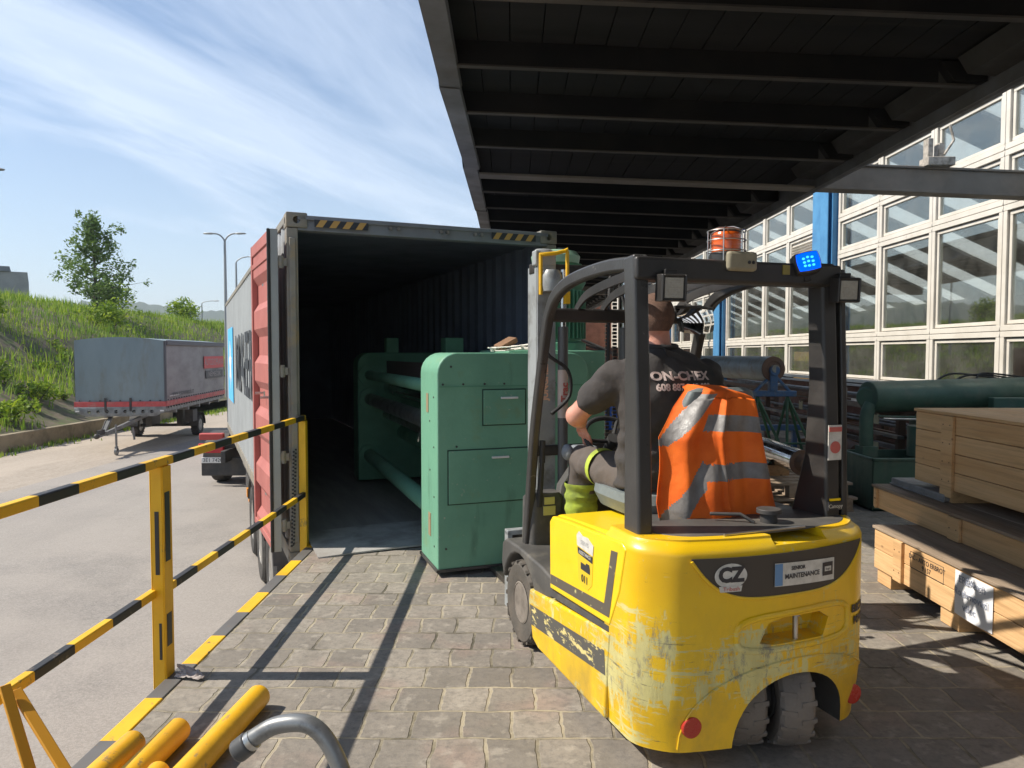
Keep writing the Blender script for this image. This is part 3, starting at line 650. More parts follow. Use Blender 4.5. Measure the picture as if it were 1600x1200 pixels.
# corner posts
for x0, x1 in ((0, .09), (WC-.09, WC)):
    MB().box(x0, x1, 0, .13, H0+.12, H1-.12).box(x0+.02, x1-.02, -.018, 0, H0+.2, H1-.2).build('corner_post', M_cfr, ct, bevel=.006)
MB().box(.09, WC-.09, .01, .12, H1-.135, H1-.012).box(.09, WC-.09, -.012, .012, H1-.05, H1-.015).build('door_header', mat('header_grey', (.2, .22, .25), .55, col2=(.16, .17, .2), scale=3, dirt=(.3, .25, .18), dscale=5, dlo=.6), ct, bevel=.004)
MB().box(.09, WC-.09, .0, .12, H0, -.005).build('door_sill', M_cfr, ct, bevel=.004)
for x in (-.004, WC-.166):
    for z in (H0-.003, H1-.115):
        c = MB(); c.box(x, x+.17, -.012, .165, z, z+.122); o = c.build('corner_casting', M_cfr, ct, bevel=.012)
        k = MB().cyl((x+.085, -.1, z+.06), (x+.085, .05, z+.06), .03, n=14).build('cut', M_cfr, ct)
        k2 = MB().cyl((x-.1 if x < 1 else x+.12, .08, z+.06), (x+.05 if x < 1 else x+.3, .08, z+.06), .03, n=14).build('cut', M_cfr, ct)
        bpy.context.view_layer.update(); boolcut(o, [k, k2])
# hazard stripes on the header
for x0, nst in ((.22, 4), (WC-.66, 4)):
    m = MB(); m.mi = 0
    m.box(x0, x0+.44, -.0145, -.0125, H1-.105, H1-.045); m.build('hazard_backing', mat('hazard_black', (.03, .035, .045), .6), ct)
    m = MB()
    for k in range(nst): a = x0+.01+k*.108; m.add([(a, -.0165, H1-.105), (a+.055, -.0165, H1-.105), (a+.095, -.0165, H1-.045), (a+.04, -.0165, H1-.045)], [(0, 1, 2, 3)])
    m.build('hazard_stripes', mat('hazard_orange', (.5, .3, .09), .6), ct, recalc=False)
for x in (.85, .92, 1.3, 1.36, 1.62, 1.68): MB().cyl((x, -.03, H1-.075), (x, .0, H1-.075), .014, n=8).build('bolt', M_alu, ct)
# doors folded back along the sides; inner face shows horizontal pressings
def doorpanel(parent, side):
    d = bpy.data.objects.new('door', None)
    w = 1.19; m = MB(); prof = []
    z = H0+.2
    zz = [(H0+.16, 0), (H0+.22, 0)]
    for k in range(5):
        b = H0+.24+k*.475; zz += [(b, 0), (b+.07, -.045), (b+.24, -.045), (b+.31, 0), (b+.4, 0)] if k < 5 else []
    zz += [(H1-.2, 0)]
    vs = []
    for z, dd in zz: vs += [(.07, dd, z), (w-.06, dd, z)]
    m.add(vs, [(2*i, 2*i+1, 2*i+3, 2*i+2) for i in range(len(zz)-1)])
    return m, w, zz
dl = MB()
_, wd, zz = doorpanel(ct, 0)
# left door: hinge at (0,0), free end at d=+1.19, offset outside the wall
ddr = bpy.data.objects.new('door', None)
hx = -.085
m = MB()
vs = []
for z, dd in zz: vs += [(hx-.04+ -dd*.9-.0, .07, z), (hx-.04-dd*.9, wd-.05, z)]
m.add(vs, [(2*i, 2*i+1, 2*i+3, 2*i+2) for i in range(len(zz)-1)])
m.box(hx-.055, hx+.0, .0, .075, H0+.14, H1-.14).box(hx-.055, hx, wd-.06, wd, H0+.14, H1-.14)
m.box(hx-.053, hx-.002, .07, wd-.05, H0+.14, H0+.2).box(hx-.053, hx-.002, .07, wd-.05, H1-.24, H1-.14)
for z in (H1-.36,): m.box(hx-.05, hx-.01, .07, wd-.05, z, z+.05)
door = m.build('door', M_cred, ct, sharp=20, bevel=.004, seg=1); door.rotation_euler = (0, 0, R(2.5)); door['label'] = 'red left door folded back along the container side'
gk = MB().box(hx-.07, hx-.045, -.022, .002, H0+.14, H1-.14)
MB().box(hx-.044, hx+.015, -.014, .001, H0+.14, H1-.14).build('door_edge', M_cgrey, door, bevel=.003)
gk.build('door_gasket', M_rub, door, bevel=.006)
MB().box(hx-.062, hx-.056, .0, .04, H0+.14, H1-.14).build('seal_strip', M_rub, door)
m = MB()
for k in range(22): m.cyl((hx-.064-.004, .02, H0+.22+k*.117), (hx-.05, .02, H0+.22+k*.117), .008, n=8)
for z in (.75, .79): pass
m.cyl((hx-.09, .35, 1.22), (hx-.02, .35, 1.22), .012, n=8).cyl((hx-.09, .7, 1.24), (hx-.02, .7, 1.24), .012, n=8)
m.build('door_rivets', M_alu, door)
m = MB()
for y in (.4, .8): m.tube([(hx+.04, y, H0+.1), (hx+.04, y, H1-.1)], .016, 8)
for z in (.3, 1.2, 2.2): m.box(hx-.0, hx+.05, .35, .45, z, z+.05).box(hx, hx+.05, .75, .85, z, z+.05)
m.build('lock_rod', M_alu, door)
for z in (H0+.35, .75, 1.45, H1-.4): MB().tube([(-.045, .0, z-.05), (-.045, .0, z+.05)], .022, 10).box(-.09, .0, -.012, .012, z-.03, z+.03).build('hinge', M_cfr, ct)
MB().box(WC+.05, WC+.1, .02, 1.2, H0+.15, H1-.15).box(WC+.02, WC+.13, .0, .05, H0+.14, H1-.14).build('door', mat('door_dark', (.14, .15, .17), .6), ct, bevel=.006, label='right door folded back under the canopy, dark grey')
# writing on the side: blue panel with star, six big letters
def sideM(s, z): return frame((-.0045, s, z), (0, -1, 0), (0, 0, 1))
MB().box(-.0045, -.001, 8.9, 10.9, .62, 2.1).build('blue_panel', M_ltb, ct)
m = MB(); pts = []
for k in range(14):
    a = 2*pi*k/14+pi/14; r = .55 if k % 2 == 0 else .27; pts.append((r*cos(a), r*sin(a)))
m.prism(pts, .003, frame((-.005, 9.9, 1.36), (0, -1, 0), (0, 0, 1))); m.build('star_emblem', M_wht, ct)
text('MAERSK', frame((-.0055, 4.75, 1.38), (0, -1, 0), (0, 0, 1)), 1.32, M_txtd, ct, bold=.018, sx=1.32)
# chassis of the semi trailer
M_tyre = mat('tyre_rubber', (.028, .027, .026), .85, col2=(.055, .05, .045), scale=4, bump=.4, bscale=50, dirt=(.12, .11, .095), dscale=3, dlo=.5)
M_rimg = mat('steel_rim', (.4, .39, .37), .5, .6, col2=(.25, .23, .2), scale=8)
st = thing('container_trailer', 'black skeletal semi-trailer with three axles carrying the shipping container', 'trailer', tuple(CL), R(YW))
m = MB()
for x in (.75, 1.6): m.box(x, x+.11, .1, LC-.4, H0-.36, H0-.03)
for y in (.1, 2, 4.2, 6.5, 9, 11.4): m.box(.05, WC-.05, y, y+.13, H0-.16, H0-.012)
m.box(.05, WC-.05, .02, .1, H0-.3, H0-.16); m.build('frame', M_chas, st, bevel=.01)
def wheel(parent, c, r, w, axis=(1, 0, 0), name='wheel', rim=None, tread=28, hub=.56, tyrem=None, lug=True):
    e = MB(); ax = V(axis).normalized(); M = frame(c, V((0, 0, 1)), ax.cross(V((0, 0, 1))))
    # lathe around local z = x cross y -> need axis
    yv = ax.cross(V((0, 0, 1))); M = Mx((V((0, 0, 1)), yv, V((0, 0, 1)).cross(yv))).transposed().to_4x4(); M.translation = V(c)
    e.lathe([(r*hub, -w*.42), (r*.72, -w*.5), (r*.9, -w*.49), (r*.975, -w*.4), (r, -w*.3), (r, w*.3), (r*.975, w*.4), (r*.9, w*.49), (r*.72, w*.5), (r*hub, w*.42), (r*hub*.98, w*.3), (r*hub*.98, -w*.3), (r*hub, -w*.42)], 40, M, close=False)
    if lug:
        for k in range(tread):
            for sgn in (-1, 1):
                a = 2*pi*(k+(.5 if sgn > 0 else 0))/tread
                R_ = M @ Mx.Rotation(a, 4, 'Z')
                e.add([R_ @ V(p) for p in ((r*.985, -r*.055, sgn*w*.06), (r*.985, r*.055, sgn*w*.06), (r*.93, r*.09, sgn*w*.49), (r*.93, -r*.02, sgn*w*.49), (r*1.018, -r*.045, sgn*w*.07), (r*1.018, r*.045, sgn*w*.07), (r*.985, r*.08, sgn*w*.5), (r*.985, -r*.01, sgn*w*.5))], [(0, 3, 2, 1), (4, 5, 6, 7), (0, 1, 5, 4), (1, 2, 6, 5), (2, 3, 7, 6), (3, 0, 4, 7)])
    o = e.build(name, tyrem or M_tyre, parent, sharp=30)
    q = MB(); q.lathe([(r*hub, -w*.44), (r*hub*.93, -w*.46), (r*hub*.86, -w*.3), (r*hub*.5, -w*.18), (r*hub*.42, -w*.3), (r*hub*.2, -w*.32), (r*hub*.2, w*.32), (r*hub*.42, w*.3), (r*hub*.5, w*.18), (r*hub*.86, w*.3), (r*hub*.93, w*.46), (r*hub, w*.44)], 28, M)
    for k in range(6):
        a = pi*k/3; 
        for sg in (-1, 1): p = M @ V((r*hub*.6*cos(a), r*hub*.6*sin(a), sg*w*.17)); p2 = M @ V((r*hub*.6*cos(a), r*hub*.6*sin(a), sg*w*.3)); q.cyl(p, p2, r*.05, n=6)
    q.build('rim', rim or M_rimg, o, sharp=30)
    return o
for y in (2.0, 3.32, 4.64):
    for x in (.16, WC-.16): wheel(st, (x, y, GZ+.5), .5, .3, lug=False)
    MB().cyl((.2, y, GZ+.5), (WC-.2, y, GZ+.5), .07).box(.7, .9, y-.45, y+.45, GZ+.48, GZ+.62).build('axle', M_chas, st)
for y in (2.0, 3.32, 4.64):
    m = MB(); pr = []
    for k in range(9):
        a = R(20+k*17.5); pr.append((y+.58*cos(a), GZ+.5+.58*sin(a)))
    m.add([(x, a, b) for a, b in pr for x in (.0, .36)], [(2*i, 2*i+1, 2*i+3, 2*i+2) for i in range(8)]); m.build('mudguard', M_chas, st, solid=.006)
# toolboxes, landing legs, hoses along the left side
m = MB().box(.1, .55, 6.3, 7.3, GZ+.55, H0-.35).box(.15, .2, 5.3, 6.2, GZ+.5, GZ+.58); m.tube([(.15, 5.3, GZ+.75), (.15, 8.6, GZ+.75)], .025, 8); m.box(.2, .35, 8.6, 8.75, GZ+.1, H0-.1)
m.build('side_equipment', M_chas, st, bevel=.01)
m = MB(); m.box(.3, WC-.3, .0, .08, GZ+.45, GZ+.6).box(.5, .58, .0, .2, GZ+.5, H0-.1).box(WC-.58, WC-.5, 0, .2, GZ+.5, H0-.1); m.build('underrun_bar', M_cfr, st, bevel=.008)
M_amb = mat('amber_lens', (.8, .3, .03), .3)
for y in (5.3, 5.7): MB().box(.02, .1, y, y+.14, GZ+.62, GZ+.75).build('side_lamp', M_amb, st)
# tractor unit ahead, turned a little towards the road
tt = thing('tractor_truck', 'truck tractor under the container front with red tail lamp and number plate', 'truck', (-6.62, 15.1, GZ), R(2))
m = MB(); 
for x in (.55, 1.5): m.box(x, x+.1, .0, 5.4, .55, .8)
m.box(.4, 1.8, .5, 1.6, .8, .95); m.build('frame', M_chas, tt, bevel=.01)
for y in (1.1, 4.7):
    for x in (.2, 2.0): wheel(tt, (x, y, .5), .5, .32, lug=False)
m = MB(); pr = [(1.1+.62*cos(R(a)), .5+.62*sin(R(a))) for a in range(-10, 200, 15)]
for xx in (0, 1.75): MB().add([(x, a, b) for a, b in pr for x in (xx, xx+.45)], [(2*i, 2*i+1, 2*i+3, 2*i+2) for i in range(len(pr)-1)]).build('mudguard', M_chas, tt, solid=.01)
MB().box(.0, 2.2, .38, .44, .22, .62).build('rear_apron', M_chas, tt, bevel=.02)
M_redl = mat('red_lens', (.5, .02, .03), .2)
MB().box(-.03, .5, .3, .4, .72, .92).build('tail_lamp', M_redl, tt, bevel=.02); MB().box(1.7, 2.2, .3, .4, .72, .92).build('tail_lamp', M_redl, tt, bevel=.02)
MB().box(.0, .5, .28, .42, 1.0, 1.14).build('mudguard_panel', mat('red_panel', (.45, .06, .05), .5), tt, bevel=.02)
MB().box(.02, .5, .345, .375, .5, .62).build('number_plate', M_wht, tt, bevel=.004)
text('3E1 7420', frame((.26, .342, .56), (1, 0, 0), (0, 0, 1)), .11, M_txtd, tt)
cbm = MB().loft([((1.1, 5.1, .5), (1.2, 0, 0), (0, .95, 0)), ((1.1, 5.1, 1.9), (1.22, 0, 0), (0, .95, 0)), ((1.1, 4.95, 2.5), (1.15, 0, 0), (0, .75, 0))], 32, e=7)
cab = cbm.build('cab', mat('cab_paint', (.5, .06, .05), .3, coat=.6), tt, sharp=40)
# ================================================================= COVERED CAR TRAILER BY THE ROAD
M_tarp = mat('grey_tarpaulin', (.215, .27, .285), .55, col2=(.175, .225, .24), scale=1.1, bump=.25, bscale=6, dirt=(.16, .16, .13), dscale=1.6, stretch=(1, 1, .35), dlo=.5, dhi=.75)
M_tarps = mat('dusty_side_tarpaulin', (.3, .285, .28), .6, col2=(.25, .235, .23), scale=1.4, bump=.3, bscale=5, stretch=(1, .6, 1.6))
M_galv = mat('galvanised', (.26, .27, .27), .5, .5, col2=(.18, .18, .18), scale=6)
M_redb = mat('red_band', (.55, .08, .08), .5, col2=(.45, .07, .07), scale=6, dirt=(.3, .2, .17), dscale=4)
tr = thing('covered_trailer', 'grey tarpaulin covered trailer with red band parked on the gravel shoulder', 'trailer', (-10.15, 21.3, GZ), R(7.5))
# local: origin at the front right bottom corner; x to the left is negative; y runs back
Wt, Lt, zb, ztp = 2.45, 6.6, 1.12, 3.2
def shell():
    m = MB(); n = 12
    def top(x): return ztp+.1*(1-(2*(-x)/Wt-1)**2)
    xs = [-Wt*i/n for i in range(n+1)]
    # front face, slightly bulged
    m.mi = 0
    m.grid(lambda u, v: (-Wt*u, -.035*sin(pi*u)*sin(pi*v)+.008*sin(u*21)*(1-v), zb+.3+(top(-Wt*u)-zb-.3)*v), 24, 12)
    m.grid(lambda u, v: (-Wt*u, Lt+.02*sin(pi*v), zb+.3+(top(-Wt*u)-zb-.3)*v), 12, 6, True)
    m.grid(lambda u, v: (-Wt*u, Lt*v, top(-Wt*u)+.0-.025*abs(sin(v*pi*5))), 12, 30)
    m.mi = 1
    m.grid(lambda u, v: (.02*sin(pi*v)*abs(sin(u*pi*5)), Lt*u, zb+.3+(ztp-zb-.3)*v), 40, 10, True)
    m.grid(lambda u, v: (-Wt-.02*sin(pi*v), Lt*u, zb+.3+(ztp-zb-.3)*v), 20, 6)
    return m
shell().build('tarpaulin', [M_tarp, M_tarps], tr, sharp=40, recalc=False)
MB().box(.0, .06, .12, Lt, ztp-.13, ztp+.02).build('curtain_roll', mat('roll_dark', (.12, .12, .13), .6), tr, bevel=.02)
MB().box(.022, .035, -.005, .09, zb+.1, ztp-.0).box(-.0, .03, -.05, -.04, zb+.3, ztp-.02).build('corner_strip', mat('dark_strip', (.1, .1, .11), .6), tr)
MB().box(-Wt-.02, .03, -.05, -.0, zb+.16, zb+.31).box(.0, .045, .0, Lt, zb+.16, zb+.31).build('red_board', M_redb, tr, bevel=.005)
fp = MB(); fp.add([(-Wt, 0, 0), (0, 0, 0), (0, 0, .2), (-Wt, 0, .2)], [])
m = MB(); m.prism([(-Wt-.02, zb+.16), (.03, zb+.16), (.03, zb+.02), (-.25, zb-.12), (-Wt+.3, zb-.12), (-Wt-.02, zb+.02)], .03, frame((0, -.02, 0), (1, 0, 0), (0, 0, 1)))
fpl = m.build('front_plate', M_galv, tr, bevel=.004)
ks = []
for k in range(8):
    x = -Wt+.38+k*.245; ks.append(MB().cyl((x, -.2, zb+.02), (x, .2, zb+.02), .05, n=14).build('cut', M_galv, tr))
bpy.context.view_layer.update(); boolcut(fpl, ks)
m = MB()
for k in range(9): x = -.12-k*.275; m.ball((x, -.05, zb+.34), .022, 5)
for k in range(26): m.ball((.045, .15+k*.25, zb+.345), .02, 5)
for k in range(26): m.ball((.045, .15+k*.25, zb+.13), .026, 5)
m.build('tarp_eyelets', M_chas, tr)
m = MB()
for x in (-Wt*.38, -Wt*.66): m.box(x-.03, x+.03, -.07, -.05, zb+.03, zb+.42)
m.build('latch_bars', M_chas, tr, bevel=.004)
m = MB().box(-.04, .0, .0, Lt, zb+.02, zb+.16).box(-Wt, -Wt+.04, 0, Lt, zb+.02, zb+.16).box(-Wt, 0, .02, Lt, zb-.0, zb+.03)
for y in (1, 2.2, 3.4, 4.6, 5.8): m.box(-Wt, 0, y, y+.08, zb-.1, zb)
for x in (-.75, -Wt+.68): m.box(x, x+.08, .2, Lt-.1, zb-.18, zb-.0)
m.build('chassis', M_galv, tr, bevel=.005)
for x in (-.25, -Wt+.25):
    wheel(tr, (x, 4.0, .36), .36, .24, tread=20)
    m = MB(); pr = [(4.0+.44*cos(R(a)), .36+.44*sin(R(a))) for a in range(0, 181, 15)]
    m.add([(xx, a, b) for a, b in pr for xx in (x-.14, x+.16)], [(2*i, 2*i+1, 2*i+3, 2*i+2) for i in range(len(pr)-1)]); m.build('mudguard', M_chas, tr, solid=.008)
m = MB().cyl((-.3, 4.0, .36), (-Wt+.3, 4.0, .36), .05).box(-.8, -.6, 3.6, 4.4, .36, .95).box(-1.8, -1.6, 3.6, 4.4, .36, .95).box(-.35, -.1, 3.0, 3.5, .55, .95); m.build('axle', M_chas, tr)
m = MB().bar((-.7, .6, zb-.12), (-1.2, -1.15, .62), .09, .1).bar((-1.7, .6, zb-.12), (-1.25, -1.15, .62), .09, .1).bar((-1.22, -1.0, .64), (-1.22, -1.6, .6), .08, .1)
m.build('drawbar', M_galv, tr, bevel=.006)
m = MB().ball((-1.22, -1.66, .6), .075, 7).box(-1.27, -1.17, -1.55, -1.25, .62, .75).tube([(-1.22, -1.3, .75), (-1.22, -1.05, .98)], .02, 8); m.build('coupling', M_chas, tr)
m = MB().tube([(-1.0, -.95, .22), (-1.0, -.95, .85)], .028, 10).box(-1.03, -.97, -1.0, -.9, .12, .24)
m.cyl((-1.03, -.95, .1), (-.97, -.95, .1), .1, n=20); m.build('jockey_wheel', M_galv, tr)
m = MB().tube([(-.8, -.3, .7), (-.75, -.32, .35)], .03, 8); m.build('support_leg', M_galv, tr)
m = MB().box(-.12, -.02, -.062, -.052, zb+.02, zb+.06).box(-Wt+.02, -Wt+.12, -.062, -.052, zb+.02, zb+.06); m.build('reflector', M_wht, tr)
# writing on the trailer side
def tM(y, z): return frame((.047, y, z), (0, 1, 0), (0, 0, 1))
M_pale = mat('pale_red', (.6, .1, .1), .6); M_dk = mat('washed_dark', (.12, .12, .12), .7)
MB().box(.03, .046, 3.9, 6.45, 2.3, 2.72).build('sign_panel', M_pale, tr)
text('AUTODOPRAVA', tM(5.17, 2.51), .33, mat('pale_letter', (.34, .28, .27), .6), tr)
MB().box(.03, .046, 4.1, 6.3, 1.95, 2.22).build('sign_panel', M_dk, tr)
text('NĚMEČEK', tM(5.2, 2.085), .24, mat('pale_letter2', (.34, .3, .29), .6), tr, sx=1.5)
text('www.autonemecek.cz', tM(1.6, 1.62), .24, M_dk, tr)
MB().box(.03, .046, .3, 1.3, 1.55, 1.58).build('white_tape', M_wht, tr)

# ================================================================= STREET LAMPS, FAR BUILDING
M_lamp = mat('lamp_pole_grey', (.3, .31, .32), .5, .3)
def head(m, p, d, s=1):
    p = V(p); d = V(d).normalized(); m.loft([(p, d.cross(V((0, 0, 1)))*.06*s, (0, 0, .04*s)), (p+d*.2*s, d.cross(V((0, 0, 1)))*.13*s, (0, 0, .07*s)), (p+d*.6*s, d.cross(V((0, 0, 1)))*.13*s, (0, 0, .05*s)), (p+d*.7*s, d.cross(V((0, 0, 1)))*.05*s, (0, 0, .02*s))], 12)
def lamp(x, y, zb_, H, label, arms, s=1, arm=.55, lift=.45, grp='street lamps on tall poles'):
    t = thing('street_lamp', label, 'street lamp', (x, y, zb_), 0, grp)
    m = MB(); m.tube([(0, 0, 0), (0, 0, H*.5), (0, 0, H-.6)], [.11, .085, .06], 12)
    for a in arms:
        pts = [(0, 0, H-.6)]
        for k in range(1, 7): f = k/6; pts.append((a*arm*(f**1.6), 0, H-.6+lift*sin(f*pi/2)))
        m.tube(pts, .04, 8)
    m.build('pole', M_lamp, t)
    for a in arms:
        h = MB(); head(h, (a*arm, 0, H-.6+lift), (a, 0, 0), s); h.build('lamp_head', M_lamp, t)
lamp(-14.85, 38, GZ, 9.15, 'tall twin-armed street lamp standing just left of the container', (-1, 1), .8)
lamp(-20.3, 54, bank_z(-20.3, 54), 9.0-bank_z(-20.3, 54)-.2, 'street lamp whose single arm peeks over the container edge', (1,), .9, 1.0)
lamp(-36, 85, bank_z(-36, 85), 7.9-bank_z(-36, 85), 'distant street lamp with a short arm to the left of the container edge', (1,), .9, 1.4, .3)
lamp(-44.5, 98, bank_z(-44.5, 98), 7.9-bank_z(-44.5, 98), 'farthest street lamp, low over the hill right of the lone tree', (1, -1), .9, .9, .3)
lamp(-18.6, 25, bank_z(-18.6, 25), 8.1-bank_z(-18.6, 25), 'street lamp head reaching into the picture at the upper left edge', (1,), .8, .85, .3)
fbm = thing('flat_roofed_building', 'grey flat-roofed building behind the bank at the left edge', 'building', (-58, 69.5, 3), R(33))
MB().box(-12, 10.1, 0, 14, 0, 6.8).build('wall', mat('far_render', (.3, .31, .3), .9, col2=(.24, .25, .25), scale=.5), fbm)
MB().box(-12.2, 8.6, -.2, 14, 6.8, 7.3).build('roof', mat('far_roof', (.16, .18, .2), .8), fbm)
for k in range(6):
    o = MB().box(-9+k*3.2, -6.4+k*3.2, -.05, .0, 1.8, 4.4).build('window', mat('far_window', (.08, .1, .12), .2), fbm)

# ================================================================= GREEN MACHINE
M_grn = mat('machine_green', (.16, .365, .245), .5, col2=(.125, .3, .2), scale=1.6, dirt=(.2, .27, .12), dscale=2.2, dlo=.56, dhi=.8, bump=.15, bscale=30)
add_patches(M_grn, 4, .6, .75, .55, (.06, .13, .085), (1.5, 1.5, .3)); add_patches(M_grn, 30, .66, .7, .7, (.45, .42, .33)); add_patches(M_grn, 9, .7, .73, .8, (.1, .08, .06), (1, 1, .6))
M_grd = mat('machine_green_dull', (.11, .3, .19), .6, col2=(.085, .24, .15), scale=4)
gm_ = thing('green_printing_machine', 'large green roller machine with rounded side frames standing half inside the container', 'machine', (-.527, 5.13, .0), R(20))
# local: x across the near frame, y into the container
def sideframe(y0, y1, w, z0, z1, name, r=.16, mt=None):
    pts = []
    for cx, cz_, a0 in ((w-r, z1-r, 0), (r, z1-r, 90)):
        for k in range(7): a = R(a0+k*15); pts.append((cx+r*cos(a), cz_+r*sin(a)))
    pts += [(0, z0), (w, z0)]
    return MB().prism(pts, y1-y0, Mx(((1, 0, 0, 0), (0, 0, 1, y0), (0, 1, 0, 0), (0, 0, 0, 1)))).build(name, mt or M_grn, gm_, bevel=.012, seg=3)
sideframe(0, .52, 1.18, .05, 1.6, 'side_frame', .15)
sideframe(3.9, 4.3, 1.9, .05, 1.6, 'side_frame', .15, M_grd)
# panels and seams on the near face (y = 0, facing the forklift)
MB().box(.01, 1.17, -.004, .001, 1.355, 1.362).build('panel_seam', M_grd, gm_)
def panel(x0, x1, z0, z1, nm='access_panel'):
    o = MB().box(x0, x1, -.012, .002, z0, z1).build(nm, M_grn, gm_, bevel=.003)
    MB().box(x0-.008, x1+.008, -.0045, .0, z0-.008, z1+.008).build('panel_gap', mat('gap_dark', (.02, .05, .03), .8), o)
    MB().box((x0+x1)/2-.03, (x0+x1)/2+.1, -.03, -.012, z1-.065, z1-.05).build('handle', M_wht, o, bevel=.003)
    return o
panel(.34, .66, 1.08, 1.33); panel(.08, .78, .52, .9)
m = MB()
for x, z in ((.04, 1.375), (.19, 1.375), (.35, 1.375), (.5, 1.375), (.9, 1.375), (.14, .93), (.3, .85), (.7, .86), (.06, .2), (.1, 1.5)): m.cyl((x, -.006, z), (x, .0, z), .008, n=8)
for k in range(7): m.cyl((-.004, .1+.12*(k % 2), .2+k*.18), (.002, .1+.12*(k % 2), .2+k*.18), .007, n=8)
m.build('panel_screws', M_chas, gm_)
m = MB().box(-.004, .0, .26, .32, 1.16, 1.3).box(-.004, 0, .2, .27, .25, .42); m.build('warning_plate', mat('faded_plate', (.3, .22, .13), .6), gm_)
MB().box(-.012, 1.19, -.01, .53, .035, .055).build('base_plate', M_chas, gm_)
# rollers and tie tubes
def rol(x, z, r, mt, nm, y0=.51, y1=3.92): MB().cyl((x, y0, z), (x, y1, z), r, n=24).build(nm, mt, gm_)
M_chr = mat('chrome_steel', (.55, .56, .58), .16, 1, col2=(.42, .42, .43), scale=5)
rol(.13, 1.33, .055, M_grn, 'tie_tube'); rol(.13, .36, .075, M_grn, 'tie_tube'); rol(.14, 1.04, .07, M_alu, 'roller')
rol(.4, 1.18, .09, M_chr, 'roller'); rol(.55, .62, .08, M_grd, 'roller'); rol(.35, .85, .05, M_alu, 'roller'); rol(.8, 1.2, .12, M_alu, 'roller')
MB().box(.35, .4, .5, 3.9, 1.3, 1.5).build('cross_plate', mat('brown_plate', (.08, .06, .055), .7), gm_)
MB().bar((.12, 1.0, .98), (.02, .7, .9), .01, .02).build('lever', M_alu, gm_)
MB().box(.75, .95, 2.6, 2.8, 1.3, 1.76).build('control_box', M_grd, gm_, bevel=.005); MB().box(.35, .5, 3.9, 4.05, 1.6, 1.78).build('control_box', M_grd, gm_, bevel=.005)
for x, z in ((.13, 1.33), (.13, .36), (.14, 1.04)):
    MB().cyl((x, 3.84, z), (x, 3.9, z), .13, n=24).build('bearing_flange', M_grd, gm_)
# taller rear housing with the big vertical motor behind the mast
MB().box(.72, 1.6, .53, 1.3, .05, 1.62).build('drive_housing', M_grn, gm_, bevel=.015)
mc = (1.3, .85)
mt_ = MB(); mt_.lathe([(.24, 1.62), (.24, 1.68), (.2, 1.7), (.2, 2.14), (.215, 2.16), (.235, 2.2), (.235, 2.3), (.2, 2.36), (.1, 2.385), (.01, 2.39)], 36, Mx.Translation((mc[0], mc[1], 0)))
for k in range(36):
    a = 2*pi*k/36; mt_.add([(mc[0]+r*cos(a+e), mc[1]+r*sin(a+e), z) for z in (1.72, 2.13) for r, e in ((.19, -.02), (.238, -.018), (.238, .018), (.19, .02))], [(0, 1, 5, 4), (1, 2, 6, 5), (2, 3, 7, 6), (0, 3, 2, 1), (4, 5, 6, 7)])
mt_.build('motor', M_grd, gm_)
# collar that carries the motor cap towards the mast
cp_ = MB(); cp_.lathe([(.2, 2.36), (.21, 2.42), (.18, 2.46), (.1, 2.475), (.01, 2.48)], 32, Mx.Translation((mc[0]-.05, mc[1]-.05, 0))); cp_.build('motor_cap', mat('sunlit_green_cap', (.3, .5, .36), .45), gm_)  # sunlight on the cap is put into its paler green
# loose things lying on the machine
M_wood0 = mat('pale_wood', (.5, .33, .19), .75, col2=(.4, .25, .13), scale=3, stretch=(1, 12, 12), bump=.2)
ba = gm_.matrix_basis
o = MB().cb((0, 0, .05), (.16, .1, .04), (.1, R(-25), .3)).build('wood_block', mat('brown_wood', (.24, .13, .07), .8, col2=(.18, .1, .05), scale=12), bevel=.004)
o.location = Mx.Rotation(R(20), 4, 'Z') @ V((.62, .3, 0))+V((-.527, 5.13, 1.62)); o.rotation_euler = (0, 0, R(20)); setp(o, 'small brown wooden block tilted on top of the green machine', 'wood block')
m = MB(); random.seed(9)
for k in range(7):
    pts = []; x0 = rnd(.42, .55); 
    for i in range(9): pts.append((x0+i*.055, .2+.14*sin(i*.8+k*1.3)+rnd(-.02, .02), 1.612+.012*(k % 3)+.06*(i/8)**1.5*rnd(.6, 1.2)))
    m.tube(pts, .011, 6, flat=.5)
o = m.build('webbing_straps', mat('white_webbing', (.72, .68, .6), .8)); o.location = (-.527, 5.13, 0); o.rotation_euler = (0, 0, R(20)); setp(o, 'tangle of white webbing straps lying on the green machine', 'straps')

# ================================================================= DOCK PLATE, RAILING, TUBES
m = MB(); m.T = Mx.Translation(CL) @ Mx.Rotation(R(YW), 4, 'Z')
m.grid(lambda u, v: (.16+u*1.35, -.42+v*.75, .03+.012*sin(u*pi)-.026*(1-v)*(1 if u > .0 else 1)), 14, 6)
o = m.build('dock_plate', mat('worn_plate', (.42, .41, .39), .6, .1, col2=(.22, .21, .2), scale=4, dirt=(.34, .31, .27), dscale=2), solid=.012); setp(o, 'thin worn steel plate bridging the dock and the container floor', 'dock plate')
M_rail = stripe('rail_paint', .52, .47, 2.6, YEL, BLK, chip=.45)
M_post = mat('post_yellow', YEL, .5, col2=(.72, .4, .01), scale=4, dirt=(.35, .22, .06), dscale=7, dlo=.62, dhi=.7)
M_black = mat('black_paint', BLK, .5)
rl = thing('safety_railing', 'yellow and black striped steel railing along the dock edge', 'railing', (0, 0, 0))
XR = -1.72
MB().box(XR-.021, XR+.021, .6, 6.0, 1.045, 1.087).build('top_rail', M_rail, rl, bevel=.006)
